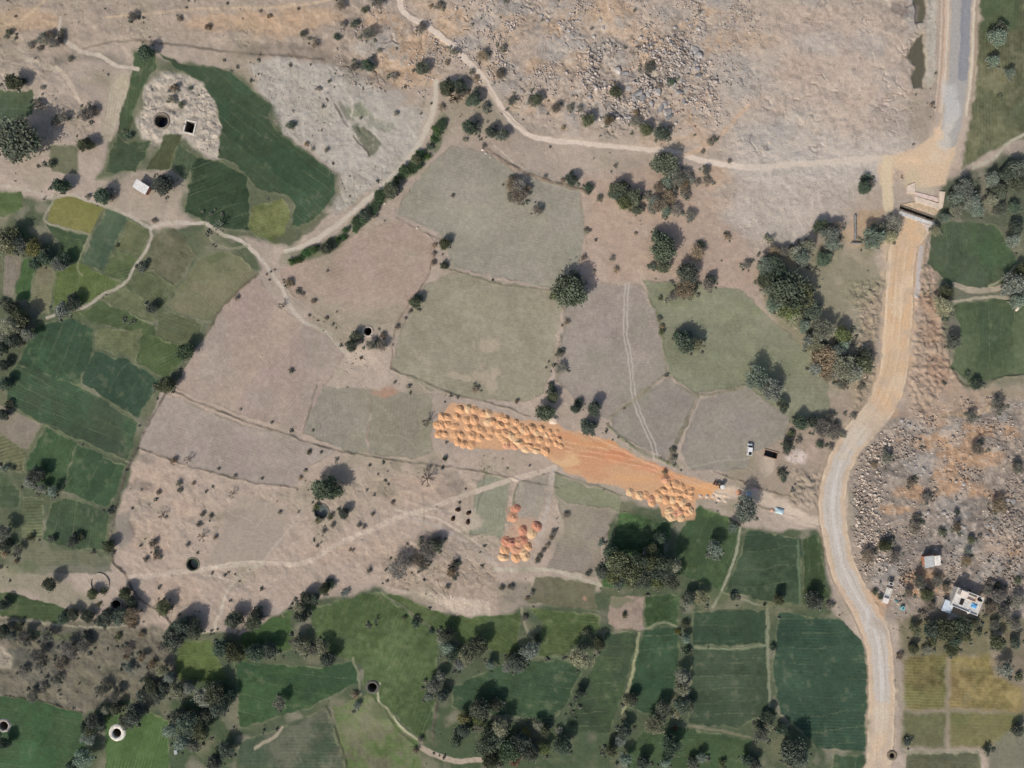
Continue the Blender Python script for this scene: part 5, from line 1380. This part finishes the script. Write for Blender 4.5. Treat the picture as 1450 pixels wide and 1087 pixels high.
# hut with a white roof among the upper left crops
ht = thing("hut", "small hut with a bright white sheet roof beside the path, upper left", "hut", (wx(204.5), wy(267), hz(204, 267)), math.radians(-32))
box_obj("wall", (0, 0, 1.2), (5.2, 3.0, 2.4), M_BRICK, ht)
corr_roof("roof", 5.9, 3.6, 2.68, M_WHITE, ht, .10)
door_win(ht, .6, -1.5, .95, .9, 1.9, 0, -1, "door", M_WOOD, M_CONC)
door_win(ht, -1.5, -1.5, 1.3, .8, .7, 0, -1, "window", M_DARK, M_CONC)
# shed with a two-tone sheet roof by the rocks
sh = thing("shed", "small shed with a half grey, half white sheet roof among the rocks", "shed", (wx(1315), wy(792), hz(1315, 792)), math.radians(7))
box_obj("wall", (0, 0, 1.15), (5.9, 3.9, 2.3), M_BRICK, sh)
corr_roof("roof", 3.7, 4.6, 2.75, M_GREY, sh, .11, (-1.4, 0), 26)
corr_roof("roof", 2.5, 4.0, 2.80, M_PLAST, sh, .11, (1.85, .05), 20)
for i, o in enumerate([c for c in sh.children if c.name.startswith("roof")]): o["label"] = ["grey half of the sheet roof", "white half of the sheet roof"][i]
door_win(sh, -.8, -1.95, .95, 1.0, 1.9, 0, -1, "door", M_WOOD, M_CONC)
# concrete house with roof terrace
hx, hy = 1361, 852
hs = thing("house", "flat-roofed concrete house with a cluttered white roof and yard near the right edge", "house", (wx(hx), wy(hy), 0), math.radians(-22))
def hl(px, py):   # survey px -> house axes
    x, y = (px - hx) * S, (hy - py) * S
    a = math.radians(22)
    return (x * math.cos(a) - y * math.sin(a), x * math.sin(a) + y * math.cos(a))
box_obj("wall", (-.4, 1.2, 1.55), (10.6, 7.2, 3.1), M_PLAST, hs)
box_obj("roof", (-.4, 1.2, 3.19), (11.0, 7.6, .18), M_CONC, hs)
bm = bmesh.new()
add_box(bm, (-.4, 4.88, 3.58), (10.98, .2, .6)); add_box(bm, (-.4, -2.48, 3.58), (10.98, .2, .6)); add_box(bm, (-5.78, 1.2, 3.575), (.2, 7.14, .59)); add_box(bm, (4.98, 1.2, 3.575), (.2, 7.14, .59))
bm_obj("parapet", bm, mat("white_wash", L((228,222,212)), .9, .06, 1), hs)
rm = box_obj("roof_room", (-3.9, 3.5, 4.35), (2.6, 1.9, 2.1), M_PLAST, hs)
box_obj("room_slab", (-3.9, 3.5, 5.48), (3.0, 2.3, .14), mat("room_slab", L((222,208,192)), .9, .06, 1), rm)
bm = bmesh.new()
for c, s_ in (((-.2, 3.9, 3.75), (5.2, .16, .9)), ((-1.9, 3.0, 3.75), (.16, 1.6, .9)), ((2.2, 3.0, 3.75), (.16, 1.6, .9)), ((.4, 2.2, 3.70), (3.4, .16, .8))): add_box(bm, c, s_)
bm_obj("terrace_wall", bm, mat("terrace_wall", L((214,190,166)), .9, .08, 1), hs)
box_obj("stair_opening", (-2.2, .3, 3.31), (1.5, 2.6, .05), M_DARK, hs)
tk = bmesh.new(); add_cyl(tk, (3.6, 3.6, 3.29), (3.6, 3.6, 4.5), .6, .6, 20); add_cyl(tk, (3.6, 3.6, 4.5), (3.6, 3.6, 4.7), .6, .25, 20)
bm_obj("water_tank", tk, M_RUBBER, hs, smooth=False)
door_win(hs, .5, -2.4, 1.05, 1.1, 2.1, 0, -1, "door", M_WOOD, M_CONC)
for x in (-3.6, -1.6, 3.2): door_win(hs, x, -2.4, 1.6, 1.0, 1.1, 0, -1, "window", M_DARK, M_CONC)
for y in (-.2, 2.6): door_win(hs, 4.9, y, 1.6, 1.0, 1.1, 1, 0, "window", M_DARK, M_CONC)
# annexe and yard
ax = thing("annexe", "low pale annexe with a bluish flat roof at the left side of the house", "outbuilding", (wx(1337), wy(856), 0), math.radians(-22))
box_obj("wall", (0, 0, 1.1), (3.4, 4.2, 2.2), M_PLAST, ax); box_obj("roof", (0, 0, 2.27), (3.8, 4.6, .14), mat("bluish_sheet", L((196,206,214)), .6, .08, 1.2), ax)
door_win(ax, 0, -2.1, .9, .9, 1.8, 0, -1, "door", M_WOOD, M_CONC)
yd = obj("concrete_yard", None) if False else None
bm = bmesh.new(); add_prism(bm, [((p[0] - 1358) * S, (874 - p[1]) * S) for p in [(1343,866),(1350,868),(1380,880),(1376,884),(1358,884),(1340,877)][::-1]], -.3, .14)
tag(bm_obj("concrete_yard", bm, mat("yard_concrete", L((168,168,166)), .9, .12, .7, .3, 4), None, (wx(1358), wy(874), 0)), kind="structure")
def sheet(px, py, a, b, h, rz, m, name, label, cat, rough=.16, group=None):
    bm = bmesh.new()
    bmesh.ops.create_grid(bm, x_segments=14, y_segments=14, size=.5)
    rr = random.Random(int(px))
    for v in bm.verts:
        t = max(abs(v.co.x), abs(v.co.y)) * 2
        e = 1 + .12 * mnoise.noise(v.co * 4 + Vector((px, py, 0)))
        v.co.x *= a * e; v.co.y *= b * e
        v.co.z = h * (1 - t ** 2.2) + rough * mnoise.noise(v.co * 1.3 + Vector((px, 0, 0)))
    g = bmesh.ops.extrude_face_region(bm, geom=bm.faces[:])
    for v in [q for q in g['geom'] if isinstance(q, bmesh.types.BMVert)]: v.co.z -= .06
    bmesh.ops.recalc_face_normals(bm, faces=bm.faces[:])
    return tag(bm_obj(name, bm, m, None, (wx(px), wy(py), 0), rz, True), label, cat, group)
s1 = sheet(1371, 853.5, 2.2, 1.8, .35, -.4, M_BLUE, "tarpaulin", "bright blue tarpaulin lying crumpled on the house roof", "tarpaulin"); s1.location.z = 3.42
s2 = sheet(1364, 862, 1.6, 1.3, .25, .3, M_WHITE, "cloth_sheet", "white cloth spread over things on the house roof", "cloth"); s2.location.z = 3.40
sheet(1103.5, 723, 3.6, 2.4, .9, -.25, mat("pale_blue_cover", L((176,196,200)), .6, .1, 1, .3, 3), "tarpaulin", "pale blue covered stack beside the dirt side road", "tarpaulin")
sheet(1060, 699.5, 1.9, 2.0, .5, .2, mat("soft_blue_cover", L((164,178,190)), .6, .12, 1, .3, 3), "tarpaulin", "light blue tarpaulin just above the big grey tree", "tarpaulin")
sheet(1069, 692, 1.7, 1.1, .3, .2, mat("pink_cover", L((206,168,172)), .7, .1, 1, .3, 3), "cloth_sheet", "small pink cloth spread right of the light blue tarpaulin", "cloth")
sheet(1093, 722, 1.3, 1.2, .5, .1, mat("orange_cover", L((206,160,136)), .8, .1, 1, .3, 3), "earth_heap", "low orange-pink heap touching the pale blue covered stack", "earth heap")
# pale concrete trough and teal tank left of the house
tr = thing("water_trough", "long pale concrete trough standing between the road and the house", "trough", (wx(1254.5), wy(842), hz(1254, 842)), math.radians(-20))
bm = bmesh.new(); add_box(bm, (0, 0, .12), (2.4, 6.4, .3), 0, .05)
bm_obj("base", bm, M_CONC, tr)
bm = bmesh.new()
for c, s_ in (((1.1, 0, .6), (.2, 6.2, .7)), ((-1.1, 0, .6), (.2, 6.2, .7)), ((0, 3.0, .597), (1.99, .2, .69)), ((0, -3.0, .597), (1.99, .2, .69)), ((0, -1.0, .594), (1.99, .18, .68))): add_box(bm, c, s_)
bm_obj("wall", bm, mat("lime_concrete", L((206,204,194)), .9, .08, 1, .2, 5), tr)
box_obj("lid", (0, -2.0, .98), (2.3, 1.9, .1), mat("pale_lid", L((222,212,204)), .9, .06, 1), tr)
cb = thing("wash_house", "tiny brick outhouse with a dark top opening above the concrete trough", "outbuilding", (wx(1258.5), wy(824.5), hz(1258, 824)), math.radians(-15))
bm = bmesh.new()
for c, s_ in (((.75, 0, .8), (.2, 1.3, 1.6)), ((-.75, 0, .8), (.2, 1.3, 1.6)), ((0, .55, .797), (1.29, .2, 1.59)), ((0, -.55, .797), (1.29, .2, 1.59))): add_box(bm, c, s_)
bm_obj("wall", bm, M_CONC, cb)
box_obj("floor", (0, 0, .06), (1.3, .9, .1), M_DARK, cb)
tt = thing("water_tank", "small teal plastic water tank on the ground right of the concrete trough", "water tank", (wx(1276.5), wy(860), hz(1276, 860)))
bm = bmesh.new(); add_cyl(bm, (0, 0, 0), (0, 0, 1.1), .85, .85, 24); bmesh.ops.bevel(bm, geom=[e for e in bm.edges], offset=.04, segments=1, affect='EDGES')
bm_obj("body", bm, mat("light_teal", L((132,182,184)), .45, .08, 1), tt)
bm = bmesh.new(); add_cyl(bm, (0, 0, 1.1), (0, 0, 1.3), .45, .3, 20); bm_obj("lid", bm, M_TEAL, tt)
sheet(1268.5, 850, 2.6, 1.2, .5, -.5, M_TEAL, "tarpaulin", "dark teal sheet draped over a low stack left of the house", "tarpaulin")
# new culvert under the road
cu = thing("culvert", "unfinished concrete culvert bridge with a long dark gap where the road crosses the stream", "bridge", (wx(CV[0]), wy(CV[1]), 0), -CV[2] * -1)
cu.rotation_euler = (0, 0, CV[2])
def cl(px, py):
    x, y = (px - CV[0]) * S, (CV[1] - py) * S
    a = -CV[2]
    return (x * math.cos(a) - y * math.sin(a), x * math.sin(a) + y * math.cos(a))
def cz(zx, zy): return cl(1250 + zx / 12.07, 240 + zy / 12.07)
def slab(name, pts, z0, z1, m):
    bm = bmesh.new(); q = [cz(*p) for p in pts]
    add_prism(bm, q, z0, z1); return bm_obj(name, bm, m, cu)
slab("deck", [(330,590),(560,550),(960,680),(905,775),(640,680)], -.4, .30, mat("dusty_deck", L((192,170,142)), .92, .12, .7, .4, 3))
slab("headwall", [(540,455),(955,585),(940,680),(545,545)], -.3, .45, M_CONCP)
slab("headwall", [(550,385),(940,480),(935,550),(550,450)], -.3, .35, mat("pink_concrete", L((208,186,174)), .92, .1, .8, .3, 4))
slab("wing_wall", [(960,375),(1055,385),(1010,660),(945,690)], -.3, .55, M_CONCP)
slab("wing_wall", [(420,270),(540,230),(545,410),(400,400)], -.3, .4, M_CONCP)
slab("apron", [(280,705),(560,800),(890,915),(880,960),(560,870),(290,770)], -.3, .28, M_CONC)
slab("kerb", [(570,880),(840,965),(800,1000),(760,1080),(720,960),(560,870)], -.3, .22, mat("pale_gravel_concrete", L((206,192,182)), .95, .14, 1.4, .5, 4))
bm = bmesh.new()
for c, s_ in (((0, 0, -2.5), (14.4, 2.4, .2)), ((0, .95, -1.2), (14.4, .3, 2.5)), ((0, -.95, -1.2), (14.4, .3, 2.5)), ((7.2, 0, -1.2), (.3, 1.56, 2.5)), ((-7.2, 0, -1.2), (.3, 1.56, 2.5))): add_box(bm, c, s_)
bm_obj("channel", bm, M_SHAFT, cu)
bm = bmesh.new()
for i in range(6): add_cyl(bm, (-6.4 + .25 * i, 6.6 - .1 * i, .1), (-5.4 - .15 * i, 7.4 + .1 * i, .25), .05, .05, 6)
tag(bm_obj("timber_pile", bm, M_WOOD, None, (wx(1303.5) + 0, wy(303), 0), 0), "small criss-crossed pile of dark poles above the culvert on the road", "timber pile")
bpy.data.objects["timber_pile"].location = (wx(1276) + 6, wy(250) - 7, hz(1276, 250))

# ------------------------------------------------------------------ vehicles
def profile(bm, pts, w_, x=0):
    """side outline (y, z) swept across x, centred"""
    a = [bm.verts.new((x - w_ / 2, p[0], p[1])) for p in pts]; b = [bm.verts.new((x + w_ / 2, p[0], p[1])) for p in pts]
    n = len(pts)
    bm.faces.new(a); bm.faces.new(b[::-1])
    for i in range(n): bm.faces.new((a[i], b[i], b[(i + 1) % n], a[(i + 1) % n]))
    bmesh.ops.recalc_face_normals(bm, faces=bm.faces[:])
def wheel(parent, x, y, r, w_):
    t = bmesh.new(); add_cyl(t, (x - w_ / 2, y, r), (x + w_ / 2, y, r), r, r, 20)
    bmesh.ops.bevel(t, geom=t.edges[:], offset=.03, segments=1, affect='EDGES')
    o = bm_obj("wheel", t, M_RUBBER, parent)
    t = bmesh.new(); s_ = .02 if x > 0 else -.02
    add_cyl(t, (x + s_ - w_ / 2, y, r), (x + s_ + w_ / 2, y, r), r * .55, r * .55, 14)
    bm_obj("rim", t, M_GREY, o)
van = thing("van", "white van parked beside the dirt yard with the dug pit", "van", (wx(1060.3), wy(636), hz(1060, 636)), math.radians(-6))
bm = bmesh.new(); profile(bm, [(-2.35, .35), (2.3, .35), (2.4, .8), (2.15, 1.1), (1.5, 1.25), (.9, 1.95), (-2.2, 2.0), (-2.38, 1.2)], 1.75)
bmesh.ops.bevel(bm, geom=bm.edges[:], offset=.07, segments=2, affect='EDGES', profile=.5)
bm_obj("body", bm, M_VAN, van)
def quad(name, pts, m, parent):
    bm = bmesh.new(); vs = [bm.verts.new(p) for p in pts]; bm.faces.new(vs)
    g = bmesh.ops.extrude_face_region(bm, geom=bm.faces[:]); n = bm.faces[0].normal.copy() if False else None
    bm.normal_update(); nn = bm.faces[:][0].normal
    for v in [q for q in g['geom'] if isinstance(q, bmesh.types.BMVert)]: v.co += Vector(nn) * -.03
    bmesh.ops.recalc_face_normals(bm, faces=bm.faces[:])
    return bm_obj(name, bm, m, parent)
quad("windscreen", [(-.78, 1.53, 1.28), (.78, 1.53, 1.28), (.72, .95, 1.95), (-.72, .95, 1.95)], M_GLASS, van)
quad("rear_window", [(.75, -2.42, 1.25), (-.75, -2.42, 1.25), (-.72, -2.28, 1.9), (.72, -2.28, 1.9)], M_GLASS, van)
for s_ in (-1, 1):
    box_obj("side_window", (s_ * .885, -.4, 1.6), (.03, 2.2, .42), M_GLASS, van)
    box_obj("headlight", (s_ * .62, 2.39, .85), (.3, .08, .18), M_WHITE, van)
    box_obj("mirror", (s_ * 1.0, 1.15, 1.35), (.2, .1, .16), M_RUBBER, van)
    for y in (1.45, -1.45): wheel(van, s_ * .8, y, .34, .24)
box_obj("roof_rack", (0, -1.5, 2.05), (1.2, 1.1, .08), M_RUBBER, van)
tc_ = thing("tractor", "dark tractor with a round white cab roof standing on the orange earth", "tractor", (wx(1019), wy(687), hz(1019, 687)), math.radians(60))
bm = bmesh.new(); profile(bm, [(-1.2, .7), (1.9, .7), (1.95, 1.35), (.4, 1.45), (-.2, 1.15), (-1.2, 1.15)], .75)
bmesh.ops.bevel(bm, geom=bm.edges[:], offset=.06, segments=2, affect='EDGES')
bm_obj("body", bm, M_IRON, tc_)
bm = bmesh.new()
bmesh.ops.create_uvsphere(bm, u_segments=20, v_segments=8, radius=1.0, matrix=Matrix.Translation((0, -.65, 2.25)) @ Matrix.Diagonal((.95, 1.0, .16, 1)))
bm_obj("cab_roof", bm, M_WHITE, tc_, smooth=True)
bm = bmesh.new()
for x in (-.6, .6):
    for y in (-1.2, -.05): add_cyl(bm, (x, y, 1.1), (x, y, 2.25), .04, .04, 6)
bm_obj("cab_post", bm, M_RUBBER, tc_)
bm = bmesh.new(); add_box(bm, (0, -.8, 1.22), (.5, .5, .14), 0, .03); add_box(bm, (0, -1.06, 1.5), (.5, .1, .5), 0, .03); bm_obj("seat", bm, M_RUBBER, tc_)
bm = bmesh.new(); add_cyl(bm, (0, -.1, 1.4), (0, -.25, 1.6), .2, .2, 14); bm_obj("steering_wheel", bm, M_RUBBER, tc_)
bm = bmesh.new(); add_cyl(bm, (.25, 1.1, 1.4), (.25, 1.1, 2.2), .05, .05, 8); bm_obj("exhaust", bm, M_RUBBER, tc_)
for s_ in (-1, 1):
    wheel(tc_, s_ * .8, -.75, .78, .4); wheel(tc_, s_ * .62, 1.35, .42, .24)
    box_obj("fender", (s_ * .8, -.75, 1.62), (.45, 1.1, .06), M_IRON, tc_)
    box_obj("headlight", (s_ * .28, 1.94, 1.15), (.16, .06, .16), M_WHITE, tc_)
bm = bmesh.new(); add_box(bm, (0, 2.6, .45), (2.0, .12, .8), 0, .03); add_box(bm, (0, 2.25, .12), (2.0, .7, .1), 0, .03)
for s_ in (-.55, .55): add_box(bm, (s_, 2.1, .75), (.1, 1.1, .12))
bm_obj("front_blade", bm, M_IRON, tc_)
# white tin box and pump house in the lower left crops
pb = thing("pump_box", "small white pump box beneath the dark trees, lower left", "pump box", (wx(250.5), wy(1063), .03), .2)
box_obj("body", (0, 0, .5), (1.0, 1.5, 1.0), M_WHITE, pb, 0, .03); box_obj("lid", (0, 0, 1.05), (1.16, 1.66, .09), M_GREY, pb, 0, .02)
# the low earth walls of the old enclosure at the left
en = thing("stone_enclosure", "broken ring of low stone wall on the scrubby edge, lower left", "enclosure", (wx(141), wy(826), 0))
bm = bmesh.new()
for i in range(40):
    a = 2 * math.pi * i / 40
    if 3.9 < a < 4.5: continue
    add_box(bm, (3.6 * math.cos(a), 3.9 * math.sin(a), .12 + rnd.uniform(-.1, .05)), (.7, .75, .5), a + rnd.uniform(-.3, .3), .05)
bm_obj("wall", bm, mat("dry_stone", L((172,160,142)), .95, .2, 1.5, .6, 4), en)
for i, (x, y) in enumerate([(1209.5, 322), (1212, 345)]):
    st_ = thing("stone_wall", ["low straight stone wall on the orange yard beside the big bare tree", "short low stone wall at the foot of the orange yard"][i], "stone wall", (wx(x), wy(y), hz(x, y)), (math.pi / 2 if i == 0 else -.05))
    bm = bmesh.new()
    n = 16 if i == 0 else 6
    for j in range(n): add_box(bm, ((j - n / 2) * .62, rnd.uniform(-.05, .05), .5), (.6, .45 + rnd.uniform(-.05, .1), 1.2 + rnd.uniform(-.2, .2)), rnd.uniform(-.06, .06), .04)
    bm_obj("coursing", bm, M_ROCKD, st_)

# ------------------------------------------------------------------ names that say which one
LM = [(203,266,"the white-roofed hut"),(269,179,"the square well"),(229,170,"the round dark pit"),(521,469,"the dry-field round well"),(455,725,"the grey stone-lined pond"),(273,799,"the dark green pond"),(166,1037,"the white-ringed well"),(6,1027,"the well at the left edge"),(527,972,"the sunken well"),(165,855,"the well beside the dry bund"),(828,598,"the well above the heaps"),(920,783,"the well inside the grove"),(1263,1069,"the well beside the sandy road"),(1092,643,"the rectangular pit"),(1305,290,"the concrete culvert"),(1360,853,"the concrete house"),(1317,790,"the half-grey shed"),(1300,90,"the roadside pond"),(1366,50,"the asphalt lane"),(1018,686,"the white-roofed tractor"),(1060,699,"the light blue tarpaulin"),(1255,842,"the concrete trough"),(650,728,"the four dark mounds"),(640,600,"the long heap field's left end"),(750,620,"the long heap field"),(935,710,"the right-hand heap group"),(735,755,"the reddish heap cluster"),(1180,740,"the side-road turning"),(1255,225,"the dirt road junction"),(930,140,"the dark rock outcrop"),(860,90,"the middle of the rocky hill"),(780,20,"the hill's top edge"),(520,190,"the dry gully"),(570,240,"the green canal bank"),(470,335,"the canal bank's lower end"),(760,255,"the stony ridge"),(885,480,"the wheel-tracked field"),(1275,430,"the wide sandy road"),(1375,360,"the hexagonal green field"),(1400,480,"the tapered green field"),(1310,970,"the yellow-green field"),(1160,970,"the striped roadside crop"),(965,950,"the tree-lined bund"),(1090,940,"the pale straight bund"),(640,860,"the pale ploughed bank"),(650,90,"the track fork"),(720,175,"the hill track bend"),(375,797,"the cart-track fork"),(168,160,"the pale stubble strip"),(105,300,"the yellow field"),(215,322,"the path junction"),(128,435,"the lower path bend"),(330,390,"the tan plot"),(165,545,"the darkest green plot"),(25,600,"the tan left-edge plot"),(45,710,"the small striped plot"),(20,400,"the narrow left plots"),(130,940,"the brown scrub land"),(85,45,"the curved pale path"),(420,75,"the dark ploughed strip"),(1415,100,"the roadside meadow"),(890,870,"the bare square plot"),(700,480,"the wide olive dry field"),(690,300,"the upper dry field"),(480,410,"the pinkish dry field"),(360,500,"the big pink-grey field"),(290,620,"the curved dry strip"),(570,600,"the olive dry plot"),(1040,480,"the greenish pasture"),(1040,610,"the rounded grey field"),(920,590,"the pointed grey field"),(1110,200,"the pale gravel flat"),(1110,290,"the flat pale rock"),(1200,400,"the old threshing ring"),(1150,690,"the earth-ridged yard"),(1330,620,"the orange clearing"),(1400,690,"the far rubble slope"),(1250,680,"the road bend"),(340,740,"the dark dry field"),(220,690,"the dry left slope"),(580,690,"the dry open ground"),(620,780,"the thorny patch"),(290,180,"the pale rubble ground"),(345,170,"the crescent green field"),(310,270,"the deep green plot"),(60,150,"the left-edge green patch"),(60,95,"the pale scar"),(280,60,"the upper brown slope"),(580,60,"the orange hillside"),(500,905,"the round-ended crop"),(420,960,"the dark wedge crop"),(285,935,"the bright little crop"),(380,900,"the striped mid crop"),(700,900,"the crop below the ploughed bank"),(790,900,"the weedy crop"),(730,970,"the dark pentagon crop"),(840,970,"the slanted dark crop"),(640,1050,"the fenced bare yard"),(530,1050,"the patchy bottom plot"),(410,1060,"the bottom grey-green plot"),(60,1040,"the bottom left crop"),(200,1050,"the bright bottom crop"),(1000,780,"the small tree-shaded crop"),(1100,800,"the deep green corner crop"),(970,1055,"the bottom middle crop"),(1340,1075,"the bottom right strip"),(1420,1040,"the grey corner ground"),(60,850,"the lower left strip crop"),(870,340,"the pink bare ground"),(1000,380,"the tree belt's lower edge"),(810,550,"the narrow field gap"),(1410,590,"the dark rubble band")]
def where(x, y):
    b = min(LM, key=lambda l: (l[0] - x) ** 2 + (l[1] - y) ** 2)
    dx, dy = x - b[0], y - b[1]
    if math.hypot(dx, dy) < 9: return "right beside " + b[2]
    a = math.degrees(math.atan2(-dy, dx)) % 360
    return ["right of", "upper right of", "above", "upper left of", "left of", "lower left of", "below", "lower right of"][int((a + 22.5) // 45) % 8] + " " + b[2]
groups = {}
for o, x, y, d, noun in LABELS:
    groups.setdefault((d, where(x, y)), []).append((x, y, o, noun))
for (d, wh), lst in groups.items():
    lst.sort(key=lambda e: e[0])
    n = len(lst)
    for i, (x, y, o, noun) in enumerate(lst):
        if n == 1: o["label"] = f"{d} {wh}"
        elif n == 2: o["label"] = f"{('left-hand', 'right-hand')[i]} of two, {d} {wh}"
        elif n == 3: o["label"] = f"{('leftmost', 'middle', 'rightmost')[i]} of three, {d} {wh}"
        else: o["label"] = f"{ORD[i]} from left, {d} {wh}"
